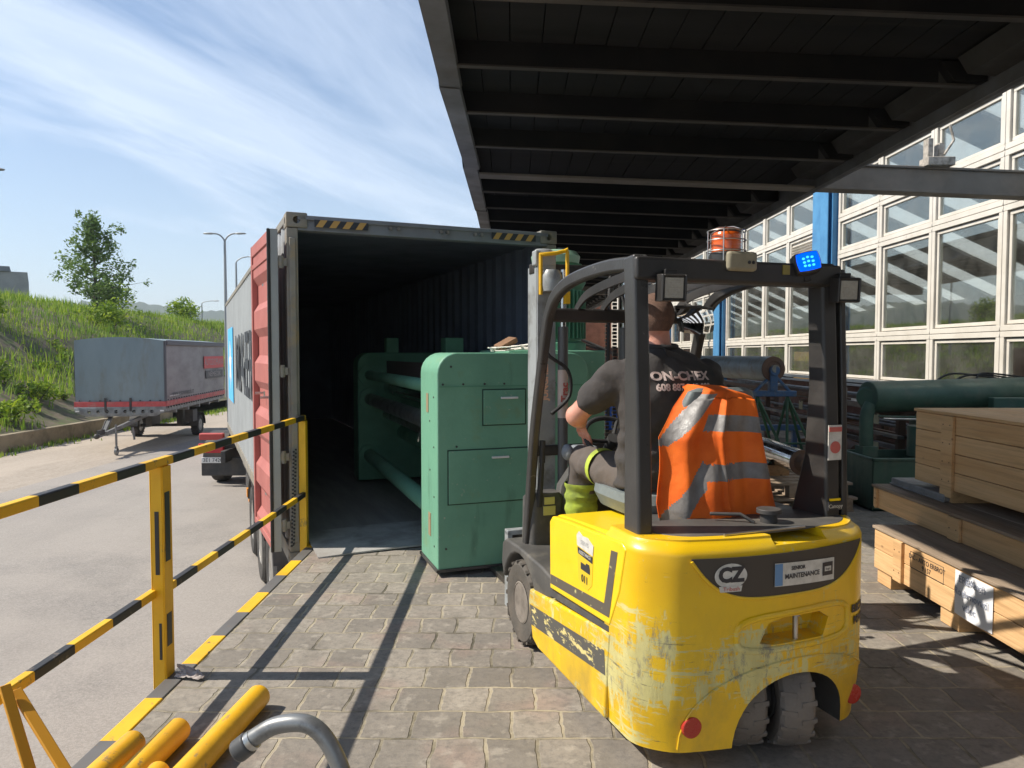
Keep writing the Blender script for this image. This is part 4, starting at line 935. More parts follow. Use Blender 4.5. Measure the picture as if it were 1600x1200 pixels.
MB().box(XR-.05, XR-.012, 1.0, 3.53, .405, .445).build('middle_rail', M_rail, rl, bevel=.005); MB().box(XR-.012, XR+.026, 3.57, 6.0, .415, .455).build('middle_rail', M_rail, rl, bevel=.005)
for yy in (1.2, 3.55, 5.98):
    p = MB().box(XR-.036, XR-.03, yy-.045, yy+.045, -.3, 1.045).box(XR-.03, XR+.03, yy+.039, yy+.045, -.15, 1.045).box(XR+.024, XR+.03, yy-.045, yy+.039, -.08, 1.045).box(XR-.03, XR+.024, yy-.045, yy-.039, -.22, 1.045)
    if yy == 5.98: p = MB().box(XR-.03, XR+.03, yy-.03, yy+.03, -.2, 1.04)
    po = p.build('post', M_post, rl, bevel=.004)
    if yy == 3.55:
        for bb_ in ((XR-.012, XR+.008, yy-.0475, yy-.0445, .52, .83), (XR+.0295, XR+.0325, yy-.03, yy+.018, .58, .92), (XR-.0, XR+.012, yy-.0475, yy-.0445, .1, .28), (XR+.0295, XR+.0325, yy-.03, yy+.018, .16, .32)): MB().box(*bb_).build('black_stripe', M_black, po)
# black wire mesh hung behind the last post
m = MB()
for k in range(26):
    for i in range(5): a = -1.79-.0*i; m.ball((-1.80+.012*(i % 2)+.001*k, 5.9+.022*i, .02+k*.031+(.015 if i % 2 else 0)), .0095, 4)
o = m.build('perforated_guard', M_rub); setp(o, 'narrow black perforated guard strip behind the far railing post', 'guard strip')
# rag at the post foot
m = MB(); m.grid(lambda u, v: (-1.655+u*.13+.02*sin(v*5), 3.51+v*.08-.03*u, .012+.025*abs(NZ.noise(V((u*5, v*5, 2))))+.03*(1-u)*v), 14, 10)
o = m.build('rag', mat('dirty_cloth', (.5, .45, .42), .9, col2=(.35, .3, .28), scale=20), solid=.003); setp(o, 'crumpled pale rag lying at the foot of the nearest railing post', 'rag')
M_tub = mat('tube_yellow', (.85, .47, .02), .42, col2=(.75, .4, .02), scale=5, dirt=(.3, .2, .09), dscale=9, dlo=.6, dhi=.66, bump=.1)
add_patches(M_tub, 26, .64, .68, .7, (.3, .22, .12), (1, .3, 1)); add_patches(M_tub, 3, .5, .7, .4, (.6, .3, .03))
def tubeend(p0, p1, r, label, z=None):
    p0 = V(p0); p1 = V(p1); d = (p1-p0).normalized()
    m = MB(); ln = (p1-p0).length; pts = [p0, p1-d*r*.45]; rs = [r, r]
    for k in range(1, 6): a = R(k*18); pts.append(p1-d*r*.45+d*r*.45*sin(a)); rs.append(r*cos(a)*.98+.0005 if k < 5 else r*.12)
    m.tube(pts, rs, 28); o = m.build('steel_tube', M_tub, sharp=50); setp(o, label, 'tube', 'yellow tubes lying on the dock'); return o
tubeend((-1.235, 2.2, .052), (-1.14, 3.25, .052), .052, 'longest yellow round-ended tube, lying apart on the right of the others')
tubeend((-1.42, 2.2, .05), (-1.37, 2.96, .05), .05, 'yellow tube in the middle of the lying group, second longest')
tubeend((-1.54, 2.2, .05), (-1.505, 2.86, .05), .05, 'yellow tube lying nearest to the dock edge')
tubeend((-1.315, 2.2, .044), (-1.31, 2.66, .044), .044, 'shortest yellow tube, only its rounded tip showing at the bottom edge')
# two yellow bars leaning on the middle rail
M_orb = mat('bar_orange', (.6, .28, .02), .5, col2=(.62, .28, .012), scale=6, dirt=(.2, .12, .05), dscale=10, dlo=.62, dhi=.7)
o = MB().bar((-1.13, 2.12, 0.01), (-1.665, 2.40, .47), .036, .012).build('flat_bar', M_orb, bevel=.003); setp(o, 'upper of two orange flat bars crossing at the bottom left corner', 'bar', 'orange bars leaning on the railing')
o = MB().bar((-1.36, 2.14, 0.01), (-1.68, 2.37, .5), .034, .012).build('flat_bar', M_orb, bevel=.003); setp(o, 'steeper orange flat bar with dark end in the bottom left corner', 'bar', 'orange bars leaning on the railing')
# bent grey tube handle with dark cap, close to the camera
hd = thing('trolley_handle', 'bent grey steel tube handle with a dark end cap in the foreground', 'handle', (.012, 0, -.034))
pts = [(-.615, 1.6, .752), (-.585, 1.6, .775), (-.54, 1.6, .80), (-.48, 1.595, .808), (-.44, 1.59, .79), (-.405, 1.58, .745), (-.378, 1.57, .68), (-.36, 1.56, .6), (-.3, 1.52, .3), (-.28, 1.5, .05)]
def smoothpath(p, n=6):
    p = [V(a) for a in p]; out = []
    for i in range(len(p)-1):
        a = p[max(i-1, 0)]; b = p[i]; c = p[i+1]; d = p[min(i+2, len(p)-1)]
        for k in range(n):
            t = k/n; out.append(.5*((2*b)+(c-a)*t+(2*a-5*b+4*c-d)*t*t+(3*b-a-3*c+d)*t**3))
    return out+[p[-1]]
MB().tube(smoothpath(pts), .0195, 20).build('handle_tube', mat('scuffed_grey_tube', (.26, .265, .26), .4, .5, col2=(.2, .2, .2), scale=12, dirt=(.1, .1, .1), dscale=15), hd)
MB().cyl((-.63, 1.6, .738), (-.6, 1.6, .762), .026, n=24).build('end_cap', mat('cap_dark', (.07, .07, .07), .4), hd, bevel=.005)
MB().cyl((-.606, 1.6, .757), (-.59, 1.6, .77), .0225, n=20).build('collar', M_alu, hd)
MB().box(-.5, -.06, 1.3, 1.7, .035, .055).build('base_plate', M_galv, hd)
# ================================================================= FORKLIFT
FO = V((.578, 4.06, 0)); FR = R(109.3)
FM = Mx.Translation(FO) @ Mx.Rotation(FR, 4, 'Z')
fk = thing('forklift', 'worn yellow counterbalance forklift with black overhead guard, blue light and twin rear wheels', 'forklift', tuple(FO), FR)
def yellowmat():
    m = bpy.data.materials.new('worn_yellow_paint'); m.use_nodes = True; nt = m.node_tree; b = nt.nodes['Principled BSDF']
    t = N(nt, 'ShaderNodeTexCoord'); s = N(nt, 'ShaderNodeSeparateXYZ'); L(nt, t.outputs['Object'], s.inputs[0])
    def noise(sc, det, rgh, st=(1, 1, 1), rot=(0, 0, 0)):
        mp = N(nt, 'ShaderNodeMapping'); mp.inputs['Scale'].default_value = st; mp.inputs['Rotation'].default_value = rot; L(nt, t.outputs['Object'], mp.inputs[0])
        n = N(nt, 'ShaderNodeTexNoise', i_Scale=sc, i_Detail=det, i_Roughness=rgh); L(nt, mp.outputs[0], n.inputs['Vector']); return n.outputs[0]
    def rng(v, a, b2, c=0, d=1):
        r = N(nt, 'ShaderNodeMapRange', i_1=a, i_2=b2, i_3=c, i_4=d); L(nt, v, r.inputs[0]); return r.outputs[0]
    def op(o, a, b2):
        q = N(nt, 'ShaderNodeMath', operation=o)
        for i, v in ((0, a), (1, b2)):
            if isinstance(v, (int, float)): q.inputs[i].default_value = v
            else: L(nt, v, q.inputs[i])
        return q.outputs[0]
    def mix(f, a, c, bt='MIX'):
        q = N(nt, 'ShaderNodeMixRGB', blend_type=bt); L(nt, f, q.inputs[0])
        if isinstance(a, tuple): q.inputs[1].default_value = a
        else: L(nt, a, q.inputs[1])
        q.inputs[2].default_value = c4(c); return q.outputs[0]
    z = s.outputs[2]; xx = s.outputs[0]
    # wear band between .12 and .6 m, strongest towards the rear corners
    band = op('MULTIPLY', rng(z, .12, .3), rng(z, .66, .47))
    side = rng(xx, -.3, -1.15, .35, 1)
    band = op('MULTIPLY', band, side)
    low = rng(z, .17, .09, 0, .6); band = op('MAXIMUM', band, low)
    big = noise(2.6, 4, .6); mask = op('ADD', op('MULTIPLY', band, .27), op('MULTIPLY', rng(big, .35, .65), .3)); mask = op('SUBTRACT', mask, op('MULTIPLY', rng(z, .36, .2), rng(xx, -1.15, -1.3, 0, .22)))
    vscr = noise(13, 9, .75, (1.6, 1.6, .42)); hscr = noise(12, 9, .75, (.4, .4, 3.2)); sp_ = noise(38, 6, .8)
    prim = rng(op('ADD', vscr, op('MULTIPLY', mask, .52)), .71, .75)
    prim2 = rng(op('ADD', hscr, op('MULTIPLY', mask, .5)), .71, .74)
    specks = rng(op('ADD', sp_, op('MULTIPLY', mask, .25)), .72, .76, 0, .8)
    grey = rng(op('ADD', noise(9, 10, .8, (1.3, 1.3, .5)), op('MULTIPLY', mask, .5)), .76, .84, 0, .8)
    grime = op('MULTIPLY', rng(noise(3.2, 9, .7, (1, 1, .5)), .45, .7, 0, .55), rng(z, .75, .3, .12, 1))
    fine = rng(op('ADD', noise(24, 8, .8, (.25, .25, 3.0), (.12, .05, 0)), op('MULTIPLY', mask, .12)), .66, .68, 0, .75)
    thin = rng(op('ADD', noise(7, 10, .8, (.3, .3, 7), (.25, .1, 0)), op('MULTIPLY', band, .06)), .685, .70, 0, .8)
    tone = noise(1.6, 4, .6)
    c = mix(rng(tone, .35, .7), c4((.82, .53, .008)), (.7, .41, .006))
    c = mix(op('MAXIMUM', prim, prim2), c, (.6, .54, .22)); c = mix(specks, c, (.6, .56, .3)); c = mix(grey, c, (.22, .21, .17)); c = mix(grime, c, (.16, .12, .05)); c = mix(thin, c, (.08, .075, .06)); c = mix(fine, c, (.1, .09, .06))
    L(nt, c, b.inputs['Base Color'])
    rr = rng(prim, 0, 1, .34, .7); L(nt, rr, b.inputs['Roughness'])
    b.inputs['Coat Weight'].default_value = .15; b.inputs['Coat Roughness'].default_value = .25
    bp = N(nt, 'ShaderNodeBump', i_Strength=.35, i_Distance=.002); L(nt, op('MULTIPLY', op('MAXIMUM', prim, grey), -1.0), bp.inputs['Height']); L(nt, bp.outputs[0], b.inputs['Normal'])
    return m
M_yel = yellowmat()
M_hood = mat('clean_yellow_paint', (.86, .6, .008), .38, col2=(.8, .52, .006), scale=2, coat=.2, dirt=(.6, .55, .3), dscale=22, dlo=.68, dhi=.7)
M_gd = mat('guard_black', (.03, .028, .027), .42, col2=(.045, .041, .038), scale=5, dirt=(.2, .18, .16), dscale=14, dlo=.66, dhi=.72, bump=.08)
M_gp = mat('guard_black_lit', (.05, .048, .047), .36, col2=(.038, .036, .035), scale=4, dirt=(.3, .28, .26), dscale=12, dlo=.64, dhi=.72, bump=.08)  # lighter copy of the guard black, sunlight on the left side in its colour
M_dg = mat('dark_grey_plastic', (.06, .058, .055), .55, col2=(.09, .085, .078), scale=4, dirt=(.16, .145, .12), dscale=6)
M_ind = mat('dark_panel', (.055, .045, .036), .6, col2=(.06, .05, .04), scale=5)
HW = .553
def smooth01(t): t = max(0, min(1, t)); return t*t*(3-2*t)
def ins(z):      # outline inset at height z
    a = .035*smooth01((z-.845)/.045)**1.4 if z > .845 else 0
    b = .022*smooth01((.3-z)/.24) if z < .3 else 0
    return a+b
def outline(s, z):   # s in [-1,1]: left front .. rear .. right front
    i = ins(z); hw = HW-i*.8; rad = .13; xr = -1.285+i
    # straight side from x=-.98 to corner, arc, gently bowed rear
    bow = .085
    segs = []
    Ls = (-.98-xr)-rad; La = rad*pi/2; Lr = hw-rad
    tot = Ls+La+Lr; a = abs(s)   # a=1 at the side front, 0 at rear centre
    l = (1-a)*tot
    if l < Ls: x = -.98-l; y = hw
    elif l < Ls+La:
        t = (l-Ls)/rad; x = xr+rad-rad*sin(t); y = hw-rad+rad*cos(t)
    else: x = xr; y = hw-rad-(l-Ls-La)
    x -= bow*(1-(y/hw)**2)*smooth01((hw-y)/(rad*1.2))
    return x, (y if s > 0 else -y)
zs = [.085, .1, .13, .17, .22, .3, .38, .46, .54, .62, .7, .78, .84, .862, .878, .889, .895]
m = MB(); ns = 64
for zi, z in enumerate(zs):
    for k in range(ns+1): x, y = outline(1-2*k/ns, z); m.v.append(V((x, y, z)))
    m.v.append(V((-.98, -(HW-ins(z)*.8)+0.0, z)))
nn = ns+2
for zi in range(len(zs)-1):
    for k in range(nn):
        m.f.append([zi*nn+k, zi*nn+(k+1) % nn, (zi+1)*nn+(k+1) % nn, (zi+1)*nn+k])
m.f.append(list(range(nn-1, -1, -1))); m.f.append([(len(zs)-1)*nn+k for k in range(nn)]); m.m = [0]*len(m.f)
cwt = m.build('counterweight', [M_yel, M_dg], fk, sharp=40)
def temp(mb, mi=None):
    o = mb.build('cut', [M_yel, M_dg]); o.parent = fk; return o
# wheel arch, tow recess, top notch
a1 = MB(); yc, rz_ = -.085, .0
pts = []
for k in range(25):
    a = pi*k/24; pts.append((yc+.275*cos(a), .35*abs(sin(a))**.6+.0))
pts += [(yc-.275, -.1), (yc+.275, -.1)]
a1.mi = 1; a1.prism([(p[0], p[1]) for p in pts], 1.0, Mx(((0, 0, 1, -1.6), (1, 0, 0, 0), (0, 1, 0, 0), (0, 0, 0, 1))))
a2 = MB(); pr = [(-.22, .478), (.03, .478), (.09, .49), (.05, .565), (-.02, .58), (-.2, .58), (-.25, .55)]
a2.prism(pr, .5, Mx(((0, 0, 1, -1.77), (1, 0, 0, 0), (0, 1, 0, 0), (0, 0, 0, 1))))
a3 = MB().box(-1.45, -1.02, -.24, .02, .862, 1.0)
c1, c2, c3 = temp(a1), temp(a2), temp(a3)
bpy.context.view_layer.update()
boolcut(cwt, [c1, c2, c3])
bmx = cwt.modifiers.new('bevel', 'BEVEL'); bmx.width = .008; bmx.segments = 2; bmx.angle_limit = R(40); wnm = cwt.modifiers.new('wn', 'WEIGHTED_NORMAL'); wnm.keep_sharp = True
def bvh_of(o):
    bpy.context.view_layer.update()
    me = o.data; return BVHTree.FromPolygons([v.co.copy() for v in me.vertices], [list(p.vertices) for p in me.polygons])
B_cw = bvh_of(cwt)
def rearfn(y0, z0, off=.004, fallback=-1.36):
    def f(p):
        y = y0-p.x; z = z0+p.y; h = B_cw.ray_cast(V((-3, y, z)), V((1, 0, 0)))[0]
        return V(((h.x if h else fallback)-off-p.z, y, z))
    return f
# low lip below the recess
lp = []
for k in range(48):
    a = 2*pi*k/48; yy = -.085+.275*(1 if cos(a) >= 0 else -1)*abs(cos(a))**.45; zz = .528+.07*(1 if sin(a) >= 0 else -1)*abs(sin(a))**.55-.03*(yy+.085)*(1 if sin(a) > 0 else 0)
    lp.append(rearfn(yy, zz, -.002, -1.35)(V((0, 0, 0))))
MB().tube(lp, .014, 10, closed=True).build('recess_lip', M_yel, cwt)
# lower arch trim line
m = MB(); path = []
for k in range(31):
    a = pi*k/30; y = -.085+.49*cos(a); z = .1+.31*abs(sin(a))**.75
    if abs(y) < HW-.02: path.append(rearfn(y, z, .002)(V((0, 0, 0))))
m.tube(path, .0045, 6); m.build('trim_ridge', M_yel, cwt)
# dark curved panel near the top
def darkpanel(u, v):
    y = .375-.815*u; top = .828+.012*u*u+.006*(1-u); low = .828-.165*(sin(pi*min(1, u*1.0+.0)**.72)**.62) if u < 1 else .828
    low = .828-.16*(1-abs(2*u-1.0)**4.2) if .0 < u < 1 else .825
    low = min(low, top-.004); z = low+(top-low)*v
    return rearfn(y, z, .006)(V((0, 0, 0)))
m = MB().grid(darkpanel, 50, 8); m.build('dark_rear_panel', M_ind, cwt, solid=.003)
bd = [darkpanel(k/50, 0) for k in range(51)]
MB().tube([V((p.x-.001, p.y, p.z)) for p in bd], .006, 8).build('panel_rim', M_yel, cwt)
M_stk = mat('sticker_white', (.62, .6, .55), .45, col2=(.5, .48, .43), scale=25)
M_ink = mat('sticker_ink', (.03, .03, .035), .5); M_stb = mat('sticker_blue', (.12, .25, .45), .5); M_stred = mat('sticker_red', (.5, .12, .1), .5)
def rearpoly(pts, y0, z0, mt, nm, off=.009, parent=None, thick=0):
    bm = bmesh.new(); vs = [bm.verts.new((x, y, 0)) for x, y in pts]; bm.faces.new(vs); xs_ = [p[0] for p in pts]; n_ = 14
    for k in range(1, n_):
        xx = min(xs_)+(max(xs_)-min(xs_))*k/n_; bmesh.ops.bisect_plane(bm, geom=bm.verts[:]+bm.edges[:]+bm.faces[:], plane_co=(xx, 0, 0), plane_no=(1, 0, 0))
    bmesh.ops.triangulate(bm, faces=bm.faces)
    me = bpy.data.meshes.new(nm); bm.to_mesh(me); bm.free(); f = rearfn(y0, z0, off)
    for v in me.vertices: v.co = f(v.co)
    me.materials.append(mt); finish(me, 30, False, False); o = bpy.data.objects.new(nm, me); C.objects.link(o); o.parent = parent or fk
    md = o.modifiers.new('s', 'SOLIDIFY'); md.thickness = .0008; md.offset = 0; return o
el = [(.066*cos(2*pi*k/32), .047*sin(2*pi*k/32)) for k in range(32)]
cz_ = rearpoly(el, .222, .765, M_stk, 'country_sticker', .0105)
text('CZ', None, .075, M_ink, cz_, bold=.004, fn=rearfn(.222, .767, .0125), extrude=.0003)
rearpoly([(-.045, -.06), (.04, -.06), (.045, -.038), (-.05, -.038)], .222, .765, M_stk, 'sticker_foot', .0125, cz_)
text('Tribush', None, .022, M_stred, cz_, fn=rearfn(.222, .716, .0145), extrude=.0003)
pl = rearpoly([(-.15, -.045), (.15, -.05), (.15, .038), (-.15, .045)], -.115, .752, M_stk, 'maintenance_plate', .011)
rearpoly([(-.15, -.042), (-.115, -.042), (-.115, .042), (-.15, .042)], -.115, .752, M_stb, 'blue_field', .013, pl)
rearpoly([(.085, -.03), (.14, -.03), (.14, .022), (.085, .022)], -.115, .754, M_ink, 'emblem_square', .013, pl)
rearpoly([(.095, -.013), (.13, -.013), (.13, .006), (.095, .006)], -.115, .754, M_stk, 'emblem_window', .0145, pl)
text('logis', None, .014, M_ink, pl, fn=rearfn(-.2275, .7505, .016), extrude=.0002)
text('MAINTENANCE', None, .0265, M_ink, pl, sx=.93, bold=.0005, fn=rearfn(-.097, .7415, .0133), extrude=.0003)
text('SENIOR', None, .02, M_ink, pl, bold=.0006, fn=rearfn(-.075, .772, .0133), extrude=.0003)
# dark worn letters right of the tow recess
random.seed(4)
for z in (.555, .505): text('ELECTRIC' if z > .52 else 'POWER', None, .04, M_ink, cwt, bold=.003, sx=.75, fn=rearfn(-.455, z, .004, -1.2), extrude=.0003, name='worn_lettering')
for y, z in ((.36, .19), (-.43, .185)):
    hp = rearfn(y, z, 0)(V((0, 0, 0)))
    MB().cyl((hp.x-.01, y, z), (hp.x+.03, y, z), .041, .041, n=28).build('reflector', mat('red_reflector', (.4, .035, .02), .25, col2=(.4, .03, .02), scale=40), fk, bevel=.004)
MB().cyl((-1.345, -.095, .46), (-1.345, -.095, .585), .011, n=12).cyl((-1.345, -.095, .57), (-1.345, -.095, .59), .018, n=12).build('tow_pin', M_alu, fk)
MB().cyl((-1.16, -.11, .86), (-1.16, -.11, .94), .035, n=20).cyl((-1.16, -.11, .935), (-1.16, -.11, .955), .05, n=20).tube([(-1.16, -.04, .9), (-1.12, .0, .93), (-1.05, .1, .925)], .008, 8).build('filler_cap', M_chas, fk, bevel=.003)
MB().tube([(-1.29, .2, .9), (-1.29, -.18, .902)], .006, 8).build('cover_rod', M_alu, fk)
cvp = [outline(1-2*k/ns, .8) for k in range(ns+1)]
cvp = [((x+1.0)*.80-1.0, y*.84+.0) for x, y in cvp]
MB().prism(cvp, .007, Mx.Translation((0, -.03, .8905))).build('top_dark_plate', M_dg, fk, bevel=.004)  # flat dark plate over the counterweight top, inset from its edge
MB().prism([(-.985, -.5), (-.985, .33), (-.72, .3), (-.7, -.5)], .02, Mx.Translation((0, 0, .852))).build('hood_dark_plate', M_dg, fk, bevel=.006)  # flat dark plate over the rear of the hood
# hood / battery cover and lower side panels
def sidepoly(pts, y0, y1, mt, nm, bev=.012, par=None, seg=3):
    M = Mx(((1, 0, 0, 0), (0, 0, 1, y0), (0, 1, 0, 0), (0, 0, 0, 1))); return MB().prism(pts, y1-y0, M).build(nm, mt, par or fk, bevel=bev, seg=seg)
hp_ = [(-1.13, .495), (-.975, .5), (-.39, .455), (-.385, .78), (-.41, .815), (-.46, .83), (-1.2, .872), (-1.2, .85)]
sidepoly([(-.978, .5), (-.39, .455), (-.385, .79), (-.42, .822), (-.978, .862)], -.53, .53, M_hood, 'battery_hood', .02)
for a_, b_ in ((.515, .557), (-.557, -.515)): sidepoly([(-1.03, .497), (-.4, .458), (-.392, .785), (-.425, .815), (-.6, .83), (-1.13, .862), (-1.165, .84), (-1.115, .66)], a_, b_, M_hood, 'hood_side_panel', .008)
# left corner return of the hood beside the counterweight
o = sidepoly([(-.99, .092), (-1.035, .47), (-.12, .37), (-.105, .3), (-.16, .12), (-.24, .095)], -.557, .558, M_yel, 'lower_body', .012)
MB().box(-.98, .1, -.5, .5, .3, .5).build('floor_plate', M_dg, fk)
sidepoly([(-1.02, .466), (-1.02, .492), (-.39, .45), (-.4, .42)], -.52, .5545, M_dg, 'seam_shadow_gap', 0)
# black L stripe and badge on the hood side
def ps(pts, y, mt, nm, par=None):
    M = Mx(((1, 0, 0, 0), (0, 0, 1, y), (0, 1, 0, 0), (0, 0, 0, 1))); return MB().prism(pts, .0012, M).build(nm, mt, par or fk)
ps([(-.41, .485), (-.41, .53), (-.985, .575), (-1.045, .81), (-1.1, .815), (-1.03, .53)], .5572, mat('decal_grey', (.1, .085, .065), .55, dirt=(.5, .45, .2), dscale=16, dlo=.62, dhi=.64), 'black_stripe')
bx, bz = -.80, .695
bad = ps([(bx+.068, bz-.09), (bx+.03, bz-.115), (bx-.03, bz-.115), (bx-.07, bz-.085), (bx-.08, bz+.03), (bx-.068, bz+.055), (bx+.068, bz+.06), (bx+.078, bz+.03)], .5573, mat('badge_yellow', (.7, .48, .02), .4), 'badge')
ps([(bx+.085, bz+.1), (bx+.06, bz+.122), (bx+.02, bz+.108), (bx-.03, bz+.112), (bx-.085, bz+.09), (bx-.08, bz+.045), (bx+.08, bz+.055)], .5586, M_stk, 'badge_banner', bad)
ps([(bx+.07, bz+.022), (bx-.075, bz+.012), (bx-.078, bz+.04), (bx+.075, bz+.05)], .5588, M_ink, 'badge_band', bad)
def lM(x, y, z): return frame((x, y, z), (-1, 0, 0), (0, 0, 1))
text('ASSISTANCE', lM(bx, .5602, bz+.031), .022, M_stk, bad, extrude=.0003)
text('SERVIS', lM(bx, .5602, bz+.078), .028, mat('grey_ink', (.3, .3, .3), .5), bad, extrude=.0003)
ps([(bx+.04, bz-.035), (bx+.04, bz-.01), (bx-.01, bz-.012), (bx-.015, bz-.002), (bx-.045, bz-.002), (bx-.052, bz-.02), (bx-.052, bz-.042), (bx+.04, bz-.04)], .5588, M_ink, 'badge_vehicle', bad)
text('011', lM(bx, .5602, bz-.078), .045, M_ink, bad, bold=.001, extrude=.0003)
ps([(-.15, .19), (-.13, .29), (-.99, .38), (-1.0, .28)], .5582, mat('worn_band', (.085, .08, .07), .6, dirt=(.6, .5, .2), dscale=9, dlo=.555, dhi=.575, stretch=(.7, 1, 2)), 'dark_band')
# black front fenders, step, nose
for sg in (1, -1):
    m = MB(); ya, yb = (.30, .545) if sg > 0 else (-.545, -.30)
    M = Mx(((1, 0, 0, 0), (0, 0, 1, ya), (0, 1, 0, 0), (0, 0, 0, 1)))
    arc = [(.08+.27*cos(R(a)), .225+.27*sin(R(a))) for a in range(15, 166, 15)]
    m.prism([(.38, .38), (.36, .5), (.3, .53), (.1, .535), (-.25, .52), (-.385, .5), (-.385, .4), (-.2, .36)][:7]+[(-.2, .34)]+[(x, z) for x, z in reversed(arc)], yb-ya, M)
    m.build('front_fender', M_dg, fk, bevel=.012, seg=3)
    wheel(fk, (.08, sg*.463, .228), .228, .16, (0, 1, 0), tread=18, hub=.5, tyrem=mat('dusty_solid_tyre', (.075, .066, .055), .85, col2=(.12, .1, .08), scale=5, bump=.4, bscale=40), rim=mat('dusty_rim', (.22, .19, .16), .7, .0, col2=(.13, .11, .09), scale=9))
m = MB().box(-.38, .12, .12, .5, .502, .512)
for k in range(7): m.box(-.35+k*.06, -.335+k*.06, .3, .5, .512, .52)
m.build('step_mat', M_chas, fk)
M_tyr2 = mat('grey_brown_tyre', (.13, .112, .095), .85, col2=(.18, .155, .13), scale=5, bump=.4, bscale=40)
st_ = R(-19); sc_ = V((-1.18, -.055, .0))
for sg in (1, -1):
    ax = V((-sin(st_), cos(st_), 0)); c = sc_+ax*sg*.094+V((0, 0, .2))
    wheel(fk, tuple(c), .2, .14, tuple(ax), tread=18, hub=.5, tyrem=M_tyr2, rim=M_dg)
ax = V((-sin(st_), cos(st_), 0)); MB().cyl(sc_+V((0, 0, .19))-ax*.1, sc_+V((0, 0, .19))+ax*.1, .06, n=16).box(-1.2, -1.05, -.14, -.03, .3, .5).build('steer_axle', M_chas, fk)
# overhead guard
def bow(y, w=.045, h=.058):
    p = [(.18, .45), (.145, .62), (.06, 1.12), (-.035, 1.46), (-.12, 1.72), (-.175, 1.82), (-.26, 1.89), (-.4, 1.935), (-.6, 1.958), (-.85, 1.965), (-1.06, 1.952)]
    p = smoothpath([(x, y, z) for x, z in p], 5); m = MB(); vs = []
    for i, q in enumerate(p):
        d = (p[min(i+1, len(p)-1)]-p[max(i-1, 0)]).normalized(); nrm = V((d.z, 0, -d.x)); nrm = -nrm if nrm.x+nrm.z*0 < 0 and i < 20 else nrm
        nrm = V((0, 1, 0)).cross(d)
        for a, b in ((-1, -1), (1, -1), (1, 1), (-1, 1)): vs.append(q+V((0, a*w/2, 0))+nrm*b*h/2)
    n = len(p); m.add(vs, [(4*i+k, 4*i+(k+1) % 4, 4*i+4+(k+1) % 4, 4*i+4+k) for i in range(n-1) for k in range(4)]+[(0, 1, 2, 3), (4*n-1, 4*n-2, 4*n-3, 4*n-4)]); return m
og = []
for sg in (1, -1):
    b = bow(sg*.465).build('guard_bow', M_gp if sg > 0 else M_gd, fk, bevel=.01)
    # rear pillar on each side
    m = MB(); y = sg*.465
    M = Mx(((1, 0, 0, 0), (0, 0, 1, y-.03), (0, 1, 0, 0), (0, 0, 0, 1)))
    if sg > 0: m.prism([(-1.04, .84), (-1.165, .84), (-1.145, 1.3), (-1.12, 1.75), (-1.11, 1.985), (-1.02, 1.98), (-1.035, 1.7)], .066, M)
    else:
        m.prism([(-.93, .84), (-1.165, .84), (-1.15, 1.3), (-1.125, 1.75), (-1.11, 1.985), (-1.02, 1.98), (-1.04, 1.45), (-1.02, 1.15)], .075, M.copy() @ Mx.Translation((0, 0, .015)))
    p = m.build('rear_pillar', M_gp if sg > 0 else M_gd, fk, bevel=.012, seg=3)
    q = MB(); 
    for k in range(3): q.cyl((-1.1, y-.036*sg, .9+.05*k+.03), (-1.1, y+.037*sg, .9+.05*k+.03), .01, n=8) if sg < 0 else q.cyl((-1.125, y-.02, 1.7+.07*k), (-1.13-.0, y-.02, 1.7+.07*k), .008, n=8)
    if sg < 0: q.build('bolts', M_alu, p)
# second rail of the right pillar (inner channel)
m = MB(); M = Mx(((1, 0, 0, 0), (0, 0, 1, -.535), (0, 1, 0, 0), (0, 0, 0, 1)))
m.prism([(-.98, .86), (-1.15, .86), (-1.135, 1.4), (-1.11, 1.96), (-1.03, 1.97), (-1.01, 1.4)], .03, M); m.build('pillar_channel', M_gd, fk, bevel=.006)
m = MB().box(-1.13, -1.03, -.5, .5, 1.882, 1.975).build('rear_beam', M_gd, fk, bevel=.014, seg=3)
MB().box(-.16, -.08, -.45, .45, 1.76, 1.83).build('front_beam', M_gd, fk, bevel=.012)
for y in (-.3, -.15, 0, .15, .3):
    p = smoothpath([(-.12, y, 1.82), (-.25, y, 1.89), (-.5, y, 1.93), (-.8, y, 1.95), (-1.05, y, 1.945)], 4); m = MB(); vs = []
    for q in p:
        for a, b in ((-1, -1), (1, -1), (1, 1), (-1, 1)): vs.append(q+V((0, a*.006, b*.022)))
    n = len(p); m.add(vs, [(4*i+k, 4*i+(k+1) % 4, 4*i+4+(k+1) % 4, 4*i+4+k) for i in range(n-1) for k in range(4)]); m.build('roof_bar', M_gd, fk)
# stickers on right pillar (front facing inner face turned to the camera)
def prM(x, z): return frame((x, -.465, z), (0, -1, 0), (0, 0, 1))
wp = MB().box(-1.162, -1.158, -.482, -.412, 1.14, 1.29).build('warning_sticker', M_stk, fk)
MB().cyl((-1.166, -.447, 1.195), (-1.158, -.447, 1.195), .026, n=24).box(-1.165, -1.16, -.48, -.414, 1.262, 1.282).build('red_symbol', M_stred, wp)
MB().box(-1.1695, -1.163, -.485, -.412, .925, .96).build('maker_label', M_ink, fk); text('Canopy', frame((-1.1705, -.449, .942), (0, -1, 0), (0, 0, 1)), .024, M_stk, fk, extrude=.0003)
MB().box(-1.1695, -1.163, -.475, -.42, .965, .975).build('yellow_label', M_hood, fk)
